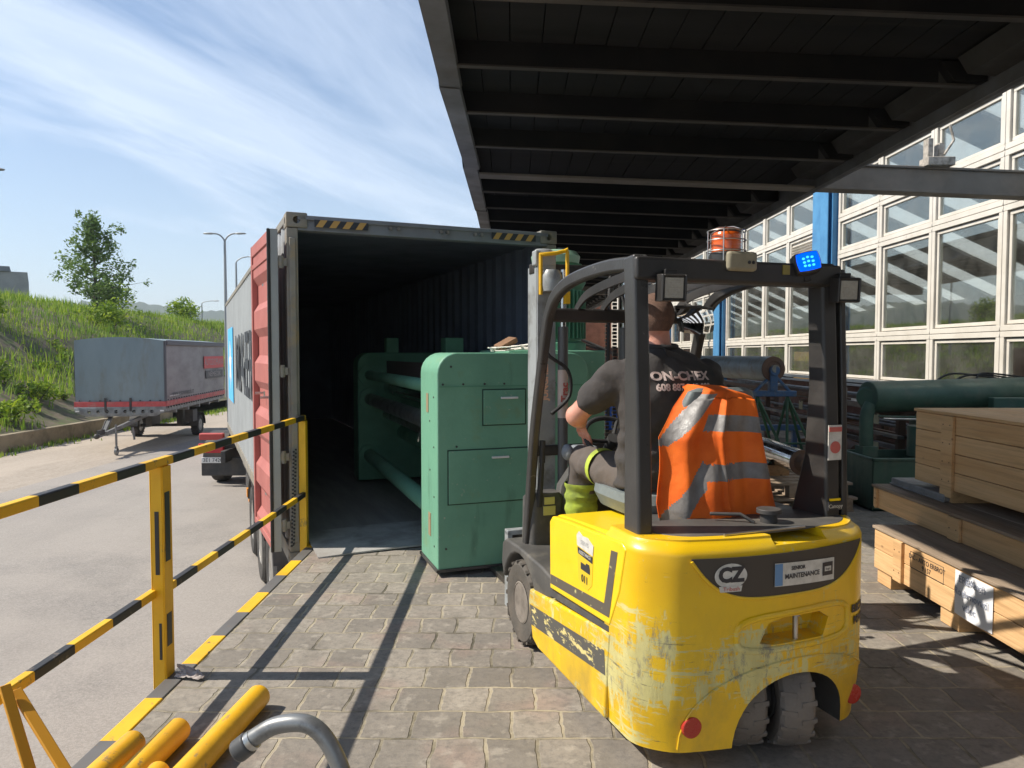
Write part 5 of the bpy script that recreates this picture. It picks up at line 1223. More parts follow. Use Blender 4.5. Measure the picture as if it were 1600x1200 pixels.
# lights
def worklight(y, z, rz, label):
    t = bpy.data.objects.new('work_light', None); C.objects.link(t); t.parent = fk; t.scale = (.85, .85, .85); t.location = (-1.17, y, z); t.rotation_euler = (0, R(-4), rz)
    t['label'] = label
    MB().box(-.035, .04, -.06, .06, -.062, .062).box(-.045, -.03, -.06, -.05, -.06, .06).box(-.045, -.03, .05, .06, -.06, .06).box(-.045, -.03, -.05, .05, .05, .06).box(-.045, -.03, -.05, .05, -.06, -.05).build('lamp_housing', M_gd, t, bevel=.005, seg=3)
    l = MB().box(-.039, -.03, -.044, .044, -.046, .046)
    for k in range(9): l.box(-.0405, -.038, -.043, .043, -.043+k*.0108, -.0415+k*.0108)
    l.build('lamp_glass', mat('clear_lens', (.42, .4, .35), .25, col2=(.32, .3, .26), scale=25, spec=.8), t, bevel=.001)
    MB().box(.0, .014, -.03, .03, .05, .085).box(.0, .05, -.02, .02, .075, .085).build('bracket', M_gd, t, bevel=.003)
    return t
worklight(.372, 1.85, R(-8), 'left rear work light under the guard beam'); worklight(-.475, 1.865, R(-12), 'right rear work light on the pillar corner')
bl = bpy.data.objects.new('blue_warning_light', None); C.objects.link(bl); bl.parent = fk; bl.scale = (1, .82, .68); bl.location = (-1.14, -.295, 1.972); bl.rotation_euler = (R(-12), R(12), R(-24))
sq = lambda r, c: [(r*cos(a)*(1/max(abs(cos(a)), abs(sin(a))))**c, r*sin(a)*(1/max(abs(cos(a)), abs(sin(a))))**c) for a in [2*pi*k/40 for k in range(40)]]
MY = Mx(((0, 0, 1, -.03), (1, 0, 0, 0), (0, 1, 0, 0), (0, 0, 0, 1)))
MB().prism(sq(.068, .75), .06, MY).build('light_housing', M_gd, bl, bevel=.01)
me_ = bpy.data.materials.new('blue_led_glow'); me_.use_nodes = True; nt = me_.node_tree; b = nt.nodes['Principled BSDF']; b.inputs['Base Color'].default_value = (.0, .08, .6, 1); b.inputs['Emission Color'].default_value = (.0, .09, 1, 1); b.inputs['Emission Strength'].default_value = 1.15; b.inputs['Roughness'].default_value = .15
MB().prism(sq(.058, .75), .006, Mx(((0, 0, 1, -.037), (1, 0, 0, 0), (0, 1, 0, 0), (0, 0, 0, 1)))).build('light_lens', me_, bl, bevel=.003)
me2 = bpy.data.materials.new('blue_led_core'); me2.use_nodes = True; b = me2.node_tree.nodes['Principled BSDF']; b.inputs['Base Color'].default_value = (.1, .5, .9, 1); b.inputs['Emission Color'].default_value = (.03, .42, 1, 1); b.inputs['Emission Strength'].default_value = 1.6
m = MB()
for a, b_ in ((-.022, .022), (.0, .026), (.022, .02), (-.022, -.004), (.0, 0), (.022, -.004), (-.02, -.028), (.002, -.028), (.022, -.026)): m.cyl((-.0385, a, b_), (-.0365, a, b_), .0075, n=10)
m.build('led_cluster', me2, bl)
MB().box(.02, .05, -.015, .015, -.1, .03).build('bracket', M_gd, bl)
bc = bpy.data.objects.new('orange_beacon', None); C.objects.link(bc); bc.parent = fk; bc.location = (-1.07, .05, 1.972); bc.scale = (1.15, 1.15, 1.1)
MB().lathe([(.06, 0), (.06, .03), (.052, .038)], 28).build('beacon_base', M_gd, bc, bevel=.002)
mo = mat('orange_lens', (.75, .13, .01), .25, col2=(.6, .09, .01), scale=18, stretch=(1, 1, 4), coat=.5)
l = MB(); l.lathe([(.05, .038)]+[(.05+.0015*(k % 2), .042+k*.006) for k in range(11)]+[(.046, .11), (.02, .114)], 28); l.build('beacon_lens', mo, bc)
m = MB()
for k in range(6):
    a = pi*k/3+.3; m.tube([(.068*cos(a), .068*sin(a), .0), (.068*cos(a), .068*sin(a), .115), (.03*cos(a), .03*sin(a), .13), (0, 0, .132)], .0025, 6)
for z in (.04, .08, .115): m.tube([(.068*cos(2*pi*k/24), .068*sin(2*pi*k/24), z) for k in range(24)], .0022, 6, closed=True)
m.build('wire_cage', M_alu, bc)
m = MB().box(-1.155, -1.12, -.045, .095, 1.93, 2.01); bb = m.build('sensor_box', mat('beige_box', (.33, .29, .2), .6, col2=(.26, .23, .16), scale=12), fk, bevel=.014)
MB().cyl((-1.158, -.02, 1.965), (-1.15, -.02, 1.965), .007, n=12).cyl((-1.158, .0, 1.965), (-1.15, .0, 1.965), .007, n=12).build('connector_hole', M_ink, bb)
MB().box(-1.134, -1.13, -.22, -.185, 1.925, 1.965).build('yellow_label', mat('old_label', (.3, .24, .05), .6), fk)
# panoramic mirror hung in front, right side
mr = bpy.data.objects.new('rear_view_mirror', None); C.objects.link(mr); mr.parent = fk; mr.location = (-.3, -.31, 1.80); mr.rotation_euler = (0, R(6), R(10))
m = MB()
m.grid(lambda u, v: (.035-.05*cos((u-.5)*1.9)-.01*sin(pi*v), (.5-u)*.26, -.105+.14*v+.02*((2*u-1)**2)*(1-v)), 20, 8)
mm_ = bpy.data.materials.new('mirror_surface'); mm_.use_nodes = True; b = mm_.node_tree.nodes['Principled BSDF']; b.inputs['Metallic'].default_value = 1; b.inputs['Roughness'].default_value = .04; b.inputs['Base Color'].default_value = (.8, .8, .8, 1)
m.build('mirror_glass', mm_, mr, recalc=False, solid=.002)
MB().tube([(.035-.05*cos((u/10-.5)*1.9), (.5-u/10)*.265, .038) for u in range(11)], .009, 8).tube([(.0, 0, .03), (.06, 0, .07), (.1, .0, .02)], .01, 8).build('mirror_frame', M_gd, mr)
# mast
M_mst = mat('mast_grey', (.34, .36, .365), .45, .1, col2=(.27, .285, .285), scale=3, dirt=(.1, .09, .07), dscale=5)
M_grs = mat('greasy_channel', (.035, .032, .03), .4, .3, col2=(.07, .06, .05), scale=9)
ma = bpy.data.objects.new('mast', None); C.objects.link(ma); ma.parent = fk; ma.location = (.37, 0, 0)
for sg in (1, -1):
    y = sg*.30
    MB().box(-.075, .06, y-.01+sg*.045, y+.01+sg*.045, .1, 2.12).box(-.078, -.055, y-.06, y+.055, .1, 2.12).box(.06, .08, y-.06, y+.055, .1, 2.1).build('mast_rail', M_mst if sg > 0 else M_grs, ma, bevel=.004)
    MB().box(-.05, .05, y-.055, y-.035, .15, 2.16).box(-.05, -.03, y-.035, y+.02, .15, 2.16).box(.03, .05, y-.035, y+.02, .15, 2.16).build('inner_rail', M_grs, ma, bevel=.003)
    MB().cyl((-.09, y-sg*.1, .35), (-.09, y-sg*.1, 1.75), .03, n=20).build('lift_cylinder', mat('cylinder_grey', (.12, .12, .12), .35, .3), ma)
    MB().cyl((-.09, y-sg*.1, 1.75), (-.09, y-sg*.1, 2.08), .019, n=16).build('piston_rod', M_chr, ma)
    m = MB()
    for k in range(70): z = .5+k*.022; m.box(-.03, -.018+.006*(k % 2), -.145+sg*.025-.012, -.145+sg*.025+.012, z, z+.017)
    m.build('lift_chain', M_grs, ma)
MB().box(-.03, .05, -.36, .36, 2.06, 2.12).build('mast_crosshead', M_grs, ma, bevel=.006); MB().box(-.09, -.05, -.36, .36, 1.0, 1.06).build('mast_crossbar', M_grs, ma, bevel=.006); MB().box(.05, .09, -.34, .34, .3, .4).build('mast_crossbar', M_grs, ma)
MB().box(-.086, -.02, .24, .37, 2.1, 2.19).loft([((-.05, .305, 2.17), (.05, 0, 0), (0, .07, 0)), ((-.05, .305, 2.2), (.03, 0, 0), (0, .05, 0))], 16).build('mast_top_cover', M_mst, ma, bevel=.01)
m = MB().tube(smoothpath([(-.13, .355, 1.93), (-.13, .355, 2.14), (-.14, .35, 2.155), (-.15, .27, 2.165), (-.15, .215, 2.18), (-.15, .2, 2.17), (-.15, .2, 1.92)], 2), .011, 8).box(-.16, -.13, .185, .215, 1.88, 1.95)
m.build('lock_bracket', M_post, ma)
MB().lathe([(.055, 0), (.06, .03), (.06, .09), (.045, .12), (.02, .125)], 24, Mx.Translation((-.13, .29, 1.95))).build('tilt_lamp', M_mst, ma)
txm = frame((-.0795, .305, 1.45), (0, 0, 1), (0, 1, 0))
text('JUNGHEINRICH', frame((-.0795, .305, 1.5), (0, 0, 1), (0, 1, 0)), .05, mat('mast_letter', (.75, .45, .3), .5), ma, bold=.002)
ls = MB().tube([(-.09+.0315*cos(a), .2+.0315*sin(a), 1.32) for a in [2*pi*k/20 for k in range(20)]], .001, 4, closed=True)
m = MB(); m.cyl((-.09, .2, 1.22), (-.09, .2, 1.5), .0308, n=20, cap=False); m.build('cylinder_label', mat('label_pink', (.55, .45, .4), .5), ma)
text('Trac', frame((-.122, .2, 1.37), (0, 0, 1), (0, 1, 0)), .06, M_stred, ma, bold=.002)
m = MB().tube(smoothpath([(-.1, .3, 1.75), (-.16, .33, 1.6), (-.16, .2, 1.5), (-.14, .18, 1.35), (-.16, .3, 1.25)], 5), .011, 8).tube(smoothpath([(-.1, -.1, 2.05), (-.18, -.05, 1.8), (-.18, -.05, 1.2)], 5), .01, 8).tube(smoothpath([(-.1, -.16, 2.0), (-.16, -.2, 1.7), (-.15, -.2, 1.2)], 5), .01, 8).build('hydraulic_hose', M_rub, ma)
# carriage and forks (in front of the mast)
m = MB().box(.12, .16, -.45, .45, .42, .5).box(.12, .16, -.45, .45, .12, .2).box(.12, .15, .4, .46, .0, .5).box(.12, .15, -.46, -.4, 0, .5); m.build('fork_carriage', M_grs, ma, bevel=.004)
MB().box(.10, .16, .445, .475, .06, .52).box(.1, .16, .2, .475, .5, .53).box(.12, .16, .2, .44, .33, .36).build('side_bracket', M_alu if False else M_mst, ma, bevel=.003)
for sg in (1, -1): MB().box(.16, .2, sg*.25-.05, sg*.25+.05, .0+.012, .52).box(.16, 1.2, sg*.25-.05, sg*.25+.05, .008, .045).build('fork', M_grs, ma, bevel=.005)
# cockpit: dash, column, steering wheel, levers, pedals
MB().loft([((.18, .37, .5), (.09, 0, 0), (0, .1, 0)), ((.17, .37, .78), (.085, 0, 0), (0, .1, 0)), ((.15, .37, .82), (.06, 0, 0), (0, .08, 0))], 24, e=5).build('control_pod', M_dg, fk)
MB().box(.075, .085, .33, .4, .7, .75).box(.075, .085, .335, .395, .76, .8).build('instruction_labels', mat('yellow_note', (.55, .5, .15), .6), fk)
MB().loft([((.2, 0, .5), (.07, 0, 0), (0, .3, 0)), ((.15, 0, .85), (.06, 0, 0), (0, .28, 0)), ((.1, 0, 1.0), (.05, 0, 0), (0, .2, 0))], 24, e=5).build('dashboard', M_dg, fk)
m = MB().tube([(.16, .06, .85), (-.06, .06, 1.1)], .03, 12); swc = V((-.09, .06, 1.13)); dn = V((-.65, 0, .76)).normalized(); uu = V((0, 1, 0)); vv = dn.cross(uu)
m.tube([swc+(uu*cos(2*pi*k/36)+vv*sin(2*pi*k/36))*.16 for k in range(36)], .0135, 10, closed=True)
for a in (0, 2.1, 4.2): m.tube([swc-dn*.02, swc+(uu*cos(a)+vv*sin(a))*.16], .011, 8)
m.tube([swc-dn*.04, swc+dn*.01], .035, 14); m.build('steering_wheel', M_rub, fk)
m = MB()
m.tube([(.1, .42, .75), (.06, .42, .95), (.05, .42, 1.02)], [.02, .014, .012], 10).tube([(.05, .42, 1.0), (.045, .42, 1.12)], .017, 10); m.build('lever', M_rub, fk)
m = MB()
for k in range(3): y = -.2-k*.06; m.tube([(-.1, y, .95), (-.13, y, 1.1)], .008, 8).ball((-.135, y, 1.12), .02, 8)
m.build('lever', M_rub, fk)
M_cns = mat('console_grey', (.2, .22, .24), .5)
MB().box(-.2, -.02, -.34, -.15, .85, .98).build('console', M_cns, fk, bevel=.012); MB().box(-.05, .06, .13, .25, .98, 1.09).build('display_box', M_cns, fk, bevel=.012); MB().ball((-.02, .3, 1.06), .045, 10, (1, .7, 1)).build('control_knob', M_cns, fk)
# seat
M_seat = mat('seat_grey', (.16, .185, .185), .6, col2=(.12, .14, .14), scale=6, bump=.15)
so = MB(); so.loft([((-.52, .02, .85), (.25, 0, 0), (0, .26, 0)), ((-.52, .02, .91), (.27, 0, 0), (0, .29, 0)), ((-.51, .02, .95), (.26, 0, 0), (0, .28, 0)), ((-.51, 0, .965), (.2, 0, 0), (0, .19, 0))], 32, e=4)
so.build('seat_cushion', M_seat, fk)
so = MB(); so.loft([((-.78, -.05, .92), (.05, 0, 0), (0, .22, 0)), ((-.83, -.05, 1.1), (.06, 0, 0), (0, .25, 0)), ((-.87, -.05, 1.3), (.055, 0, 0), (0, .22, 0)), ((-.9, -.05, 1.43), (.035, 0, 0), (0, .16, 0)), ((-.905, -.05, 1.445), (.015, 0, 0), (0, .12, 0))], 32, e=3.5)
so.build('seat_back', M_seat, fk); MB().box(-.75, -.3, -.2, .2, .84, .875).build('seat_base', M_rub, fk)

# ================================================================= DRIVER (coordinates of the forklift frame, then moved to the world)
M_skin = mat('skin', (.6, .3, .22), .5, col2=(.5, .21, .15), scale=14, bump=.1, bscale=200); M_skin.node_tree.nodes['Principled BSDF'].inputs['Subsurface Weight'].default_value = .08
M_shirt = mat('charcoal_tshirt', (.038, .034, .033), .9, col2=(.055, .048, .045), scale=7, bump=.5, bscale=22, dirt=(.11, .075, .055), dscale=5, dlo=.58, dhi=.8)
M_trs = mat('work_trousers', (.085, .07, .06), .9, col2=(.11, .09, .078), scale=10, bump=.5, bscale=25)
M_hiv = mat('neon_yellow_cloth', (.4, .5, .05), .85, col2=(.2, .25, .05), scale=10, bump=.3, bscale=20)
M_hair = mat('cropped_hair', (.11, .06, .04), .85, col2=(.16, .09, .065), scale=60, bump=.6, bscale=300)
M_boot = mat('boot_black', (.03, .03, .03), .6)
dr = thing('driver', 'person in a dark printed t-shirt and grey work trousers driving the forklift', 'person', tuple(FO), FR)
def limb(m, a, b, r0, r1, n=16):
    a = V(a); b = V(b); d = (b-a).normalized(); u = d.cross(V((0, 0, 1)) if abs(d.z) < .9 else V((1, 0, 0))).normalized(); w = d.cross(u)
    m.loft([(a-d*r0*.5, u*r0*.7, w*r0*.7), (a, u*r0, w*r0), (a.lerp(b, .35), u*(r0*.65+r1*.35)*1.04, w*(r0*.65+r1*.35)*1.04), (b, u*r1, w*r1), (b+d*r1*.5, u*r1*.7, w*r1*.7)], n)
hx, hy = -.6, .08      # pelvis
sp_h = V((hx-.0, hy, .99))
SHL = V((-.60, hy+.215, 1.51)); SHR = V((-.65, hy-.215, 1.51))
ELL = V((-.41, .425, 1.295)); WRL = V((-.13, .27, 1.225)); ELR = V((-.45, -.33, 1.29)); WRR = V((-.22, -.07, 1.2))
HD = V((-.60, hy+.028, 1.748))
def hand(m, wr, dirv, curl_axis, palm_n, s=1):
    # palm plus four separate fingers curling round the rim, thumb from the side
    wr = V(wr); d = V(dirv).normalized(); pn = V(palm_n).normalized(); sd = d.cross(pn).normalized()*s
    m.loft([(wr, sd*.027, pn*.02), (wr+d*.045, sd*.038, pn*.016), (wr+d*.085, sd*.04, pn*.013)], 14)
    for i, (ln, off) in enumerate(((.07, .03), (.078, .01), (.073, -.01), (.056, -.029))):
        b = wr+d*.083+sd*off; p1 = b+d*ln*.4+pn*ln*.1; p2 = p1+d*ln*.12+pn*ln*.38; p3 = p2-d*ln*.22+pn*ln*.22
        m.tube([b-d*.012, b, p1, p2, p3], [.009, .009, .0085, .008, .006], 10)
    t0 = wr+d*.025+sd*.032; m.tube([t0-sd*.01, t0, t0+d*.03+sd*.018+pn*.008, t0+d*.055+sd*.012+pn*.022], [.011, .0115, .0095, .0075], 10)
m = MB()
m.loft([((hx, hy, .92), (.12, 0, 0), (0, .17, 0)), ((hx-.01, hy, 1.02), (.115, 0, 0), (0, .165, 0)), ((hx-.03, hy, 1.2), (.1, 0, 0), (0, .15, 0)), ((hx-.04, hy, 1.4), (.11, 0, 0), (0, .175, 0)), ((hx-.03, hy, 1.52), (.095, 0, 0), (0, .185, 0)), ((hx-.02, hy, 1.58), (.06, 0, 0), (0, .09, 0)), ((hx-.01, hy+.01, 1.62), (.055, 0, 0), (0, .06, 0))], 24)
m.loft([((hx-.015, hy+.01, 1.56), (.062, 0, 0), (0, .068, 0)), ((hx-.01, hy+.012, 1.64), (.058, 0, 0), (0, .06, 0)), ((hx+.0, hy+.015, 1.7), (.06, 0, 0), (0, .058, 0))], 18)
# head: skull, face, jaw, ears, nose
m.ball(HD+V((.0, 0, .02)), .1, 14, (.98, .8, 1.05)); m.ball(HD+V((.035, 0, -.05)), .07, 12, (.95, .82, 1.0)); m.tube([HD+V((.09, 0, .02)), HD+V((.118, 0, -.02)), HD+V((.098, 0, -.035))], [.01, .015, .01], 8)
m.ball(HD+V((.088, 0, -.062)), .02, 8, (.6, 1.2, .5))
for sg in (1, -1): m.ball(HD+V((-.002, sg*.083, -.012)), .03, 9, (.55, .35, 1.05)); m.ball(HD+V((.082, sg*.032, .012)), .014, 8)
limb(m, SHL, ELL, .058, .05); limb(m, ELL, WRL, .056, .031); limb(m, SHR, ELR, .056, .048); limb(m, ELR, WRR, .046, .029)
m.ball(ELL, .052, 10); m.ball(ELR, .045, 10)
KL = V((-.06, .225, 1.02)); KR = V((-.06, -.1, 1.0)); AL = V((.0, .215, .6)); AR = V((.06, -.1, .6))
for hp2, k, a in ((V((hx+.03, hy+.1, .99)), KL, AL), (V((hx+.03, hy-.1, .99)), KR, AR)): limb(m, hp2, k, .082, .058); limb(m, k, a, .058, .038); m.ball(k, .06, 10); limb(m, a, a+V((.13, 0, -.05)), .036, .03)
body = m.build('body', M_skin, dr); remesh(body, .011, 5, .5)
hm = MB()
hand(hm, WRL, (swc+vv*-.0+uu*.155)-WRL, None, (.3, -.3, -.9)); ho = hm.build('hand', M_skin, dr); remesh(ho, .0042, 2, .5)
hm = MB(); hand(hm, WRR, (swc-uu*.13)-WRR, None, (.3, .3, -.9), -1); ho = hm.build('hand', M_skin, dr); remesh(ho, .0042, 2, .5)

# hair cap over the back of the head
hm = MB(); hm.ball(HD+V((-.006, 0, .028)), .1025, 16, (1.0, .82, 1.04)); hr = hm.build('hair', M_hair, dr)
bmh = bmesh.new(); bmh.from_mesh(hr.data)
dl = [v for v in bmh.verts if (v.co-HD).x > .06 and (v.co-HD).z < .085 or (v.co-HD).z < -.055+(.5*max(0, (v.co-HD).x+.02))]
bmesh.ops.delete(bmh, geom=dl, context='VERTS'); bmh.to_mesh(hr.data); bmh.free()
m = MB()
for sg in (1, -1): m.ball(HD+V((.088, sg*.032, .012)), .0085, 8)
m.build('eyes', M_ink, dr)
# t-shirt
m = MB()
m.loft([((hx+.0, hy, .965), (.155, 0, 0), (0, .215, 0)), ((hx-.01, hy, 1.06), (.155, 0, 0), (0, .215, 0)), ((hx-.03, hy, 1.2), (.145, 0, 0), (0, .215, 0)), ((hx-.06, hy, 1.38), (.15, 0, 0), (0, .24, 0)), ((hx-.05, hy, 1.49), (.135, 0, 0), (0, .25, 0)), ((hx-.03, hy, 1.57), (.1, 0, 0), (0, .19, 0)), ((hx-.02, hy, 1.612), (.07, 0, 0), (0, .09, 0)), ((hx-.012, hy+.012, 1.637), (.064, 0, 0), (0, .07, 0))], 28, e=2.3)
for s_, e_ in ((SHL, ELL), (SHR, ELR)):
    q = s_.lerp(e_, .66); limb(m, s_+V((0, 0, -.012)), q, .086, .08)
    d = (e_-s_).normalized()
    m.ball(s_+V((-.01, 0, -.02)), .085, 10, (1, 1, .8))
# creases at the back
sh_ = m.build('t_shirt', M_shirt, dr); remesh(sh_, .012, 5, .5, .009, 9)
me = sh_.data
for v in me.vertices:
    p = v.co; f = sin((p.z*1.0+abs(p.y-hy)*.9)*46+3*NZ.noise(p*6))*.0045*(1.6 if p.z < 1.25 else .6); v.co += v.normal*f
me.update()
B_sh = bvh_of(sh_)
def backfn(y0, z0, off=.003):
    def f(p):
        y = y0-p.x; z = z0+p.y; h = B_sh.ray_cast(V((-3, y, z)), V((1, 0, 0)))[0]
        return V(((h.x if h else -.7)-off-p.z, y, z))
    return f
M_prt = mat('shirt_print', (.62, .5, .46), .8, col2=(.5, .36, .32), scale=30)
tx = text('ON-CHEX', None, .054, M_prt, sh_, bold=.002, sx=1.25, fn=backfn(.07, 1.493, .004), name='shirt_print', extrude=.0006)
text('608 887 248 888', None, .043, M_prt, sh_, bold=.0015, sx=1.0, fn=backfn(.06, 1.443, .004), name='shirt_print', extrude=.0006)
# dark strap lying across the right shoulder blade
m = MB(); pts = []
for k in range(13):
    t = k/12; y = hy+.04-.24*t; z = 1.6-.09*t; h = B_sh.ray_cast(V((-3, y, min(z, 1.59))), V((1, 0, 0)))[0]; pts.append(V(((h.x if h else -.65)-.006, y, z)))
vs = []
for p in pts: vs += [p+V((0, .01, .022)), p+V((0, -.01, -.022))]
m.add(vs, [(2*i, 2*i+1, 2*i+3, 2*i+2) for i in range(12)]); m.build('strap', M_rub, dr, solid=.006)
MB().tube([V((hx-.018+.075*cos(2*pi*k/24), hy+.01+.078*sin(2*pi*k/24), 1.633+.008*cos(2*pi*k/24))) for k in range(24)], .011, 8, closed=True).build('collar', M_rub, dr)
# trousers
m = MB(); m.loft([((hx-.0, hy, .955), (.14, 0, 0), (0, .19, 0)), ((hx, hy, 1.05), (.135, 0, 0), (0, .185, 0))], 24)
for hp2, k, a in ((V((hx+.03, hy+.1, .985)), KL, AL), (V((hx+.03, hy-.1, .985)), KR, AR)):
    limb(m, hp2, k, .1, .085); limb(m, k, a, .085, .07); m.ball(k+V((.01, 0, 0)), .088, 10)
tr_o = m.build('trousers', M_trs, dr); remesh(tr_o, .013, 5, .5, .014, 9)
m = MB()
d = (KL-V((hx+.03, hy+.1, .985))).normalized(); a0 = V((hx+.03, hy+.1, .985)).lerp(KL, .6); u = d.cross(V((0, 0, 1))).normalized(); w = d.cross(u)
m.loft([(a0-d*.018, u*.1, w*.098), (a0+d*.018+V((0, 0, .004)), u*.097, w*.096)], 28, cap=False); m.build('neon_band', M_hiv, dr, solid=.003)
m = MB(); a1_ = KL.lerp(AL, .3); a2_ = KL.lerp(AL, .85); m.loft([(a1_.lerp(a2_, k/14), V((.094-.011*k/14+.006*sin(k*1.9), 0, 0)), V((0, .092-.009*k/14+.006*sin(k*1.5+1), 0))) for k in range(15)], 28, cap=False); m.build('neon_shin_panel', M_hiv, dr, solid=.003)
for a in (AL, AR):
    m = MB(); m.loft([(a+V((-.035, 0, -.085)), (.05, 0, 0), (0, .045, 0)), (a+V((-.0, 0, .02)), (.055, 0, 0), (0, .05, 0))], 16); m.loft([(a+V((-.06, 0, -.06)), (0, .042, 0), (0, 0, .04)), (a+V((.06, 0, -.065)), (0, .048, 0), (0, 0, .035)), (a+V((.18, 0, -.078)), (0, .04, 0), (0, 0, .022))], 16)
    b_ = m.build('boot', M_boot, dr); remesh(b_, .012, 3, .5)

# ================================================================= HI-VIS VEST on the seat back
vest_m = [mat('vest_orange', (.9, .17, .008), .75, col2=(.72, .11, .006), scale=5, bump=.35, bscale=18), mat('reflective_grey', (.2, .19, .185), .5, col2=(.14, .13, .125), scale=14, bump=.2)]
def trl(m_): 
    nt = m_.node_tree; b = nt.nodes['Principled BSDF']; t = N(nt, 'ShaderNodeBsdfTranslucent'); t.inputs[0].default_value = (.9, .2, .01, 1); mx_ = N(nt, 'ShaderNodeMixShader'); mx_.inputs[0].default_value = .1
    L(nt, b.outputs[0], mx_.inputs[1]); L(nt, t.outputs[0], mx_.inputs[2]); L(nt, mx_.outputs[0], nt.nodes['Material Output'].inputs[0])
trl(vest_m[0])
def lerp(a, b, t): return a+(b-a)*t
def curve(tab, v):
    for i in range(len(tab)-1):
        if v <= tab[i+1][0]: return lerp(tab[i][1], tab[i+1][1], (v-tab[i][0])/(tab[i+1][0]-tab[i][0]))
    return tab[-1][1]
NU, NV_ = 110, 90
Lft = [(0, .07), (.04, .1), (.15, .17), (.35, .26), (.6, .265), (.8, .28), (1, .255)]
Rgt = [(0, -.2), (.05, -.235), (.3, -.27), (.6, -.31), (.85, -.35), (1, -.37)]
def vfn(u, v):
    y = lerp(curve(Lft, v), curve(Rgt, v), u)
    bot = .80+.0*u
    hem = .80 if u < .22 else (.86 if u < .3 else (.835 if u < .5 else .87))
    hem = curve([(0, .835), (.1, .79), (.22, .81), (.28, .85), (.34, .88), (.36, .85), (.5, .84), (.52, .9), (.75, .905), (.9, .9), (.93, .85), (1, .83)], u)
    z = lerp(1.475, hem, v) - .02*(2*u-1)**2*(1-v) - (.05*u if v < .1 else .02*u)
    x = -.955-.03*sin(min(1, v*3)*pi/2)+.06*v*0
    fold = .5*(.03*sin(u*15+1.2+v*1.4)*smooth01(v*2)+.018*sin(u*31+v*4)*smooth01(v*2.5)+.016*NZ.noise(V((u*7, v*5, 1))))
    side = .12*smooth01((.18-u)/.18)+.14*smooth01((u-.82)/.18)
    top = .06*smooth01((.035-v)/.035)
    x = x-fold+side*(1-.35*v)+top-.11*smooth01((v-.25)/.6)*(.3+.7*sin(pi*u))*.35
    # long raised pleat
    x -= .028*math.exp(-((u-.42-.03*v)/.02)**2)*smooth01(v*6)*(1 if v < .85 else .5)
    return V((x, y, z))
m = MB(); m.grid(vfn, NU, NV_)
m.m = []
for j in range(NV_):
    for i in range(NU):
        u = (i+.5)/NU; v = (j+.5)/NV_; y = vfn(u, v).y; z = vfn(u, v).z; k = 0
        if u > .30:
            for zc_ in (1.30-.03*(u-.3), 1.09-.01*(u-.3)):
                if abs(z-zc_) < .035: k = 1
        else:
            # diagonal shoulder bands of the folded front
            w_ = (z-1.36)+(y-.12)*1.05
            if abs(w_+.02) < .034 and 1.2 < z < 1.42: k = 1
            w2 = (z-.98)+(y-.2)*1.35*-1
            w3 = z-(1.04-(y-.12)*1.5)
            if abs(w3) < .06: k = 1
        m.m.append(k)
B0 = m
vo = m.build('vest', vest_m, None, sharp=180, solid=.003)
vo.location = FO; vo.rotation_euler = (0, 0, FR); setp(vo, 'orange high-visibility vest with grey reflective bands draped over the forklift seat', 'vest')

# ================================================================= RIGHT HAND SIDE
M_wd = mat('pine_planks', (.7, .45, .225), .7, col2=(.6, .35, .155), scale=2.2, stretch=(1, .22, 3), bump=.25, bscale=25, dirt=(.36, .2, .09), dscale=2.6, dlo=.6, dhi=.74)
M_wd2 = mat('weathered_planks', (.34, .26, .19), .8, col2=(.26, .19, .13), scale=2, stretch=(3, .3, 3), bump=.3, bscale=25, dirt=(.12, .09, .06), dscale=2)
M_nail = mat('knot', (.12, .06, .03), .7)
def add_knots(m):
    nt = m.node_tree; b = nt.nodes['Principled BSDF']; src = b.inputs['Base Color'].links[0].from_socket
    t = N(nt, 'ShaderNodeTexCoord'); mp_ = N(nt, 'ShaderNodeMapping'); mp_.inputs['Scale'].default_value = (2.2, 1.5, 3.2); L(nt, t.outputs['Object'], mp_.inputs[0])
    v = N(nt, 'ShaderNodeTexVoronoi', i_Scale=2.3); L(nt, mp_.outputs[0], v.inputs['Vector'])
    r = N(nt, 'ShaderNodeMapRange', i_1=.045, i_2=.09, i_3=.8, i_4=0); L(nt, v.outputs['Distance'], r.inputs[0])
    mi = N(nt, 'ShaderNodeMixRGB'); L(nt, r.outputs[0], mi.inputs[0]); L(nt, src, mi.inputs[1]); mi.inputs[2].default_value = (.2, .1, .045, 1)
    w = N(nt, 'ShaderNodeTexNoise', i_Scale=11, i_Detail=6, i_Roughness=.65, i_Distortion=.6); m2_ = N(nt, 'ShaderNodeMapping'); m2_.inputs['Scale'].default_value = (2, .12, 4); L(nt, t.outputs['Object'], m2_.inputs[0]); L(nt, m2_.outputs[0], w.inputs['Vector'])
    r2 = N(nt, 'ShaderNodeMapRange', i_1=.48, i_2=.68, i_3=0, i_4=.5); L(nt, w.outputs[0], r2.inputs[0])
    m3 = N(nt, 'ShaderNodeMixRGB'); L(nt, r2.outputs[0], m3.inputs[0]); L(nt, mi.outputs[0], m3.inputs[1]); m3.inputs[2].default_value = (.33, .18, .08, 1); L(nt, m3.outputs[0], b.inputs['Base Color'])
add_knots(M_wd)
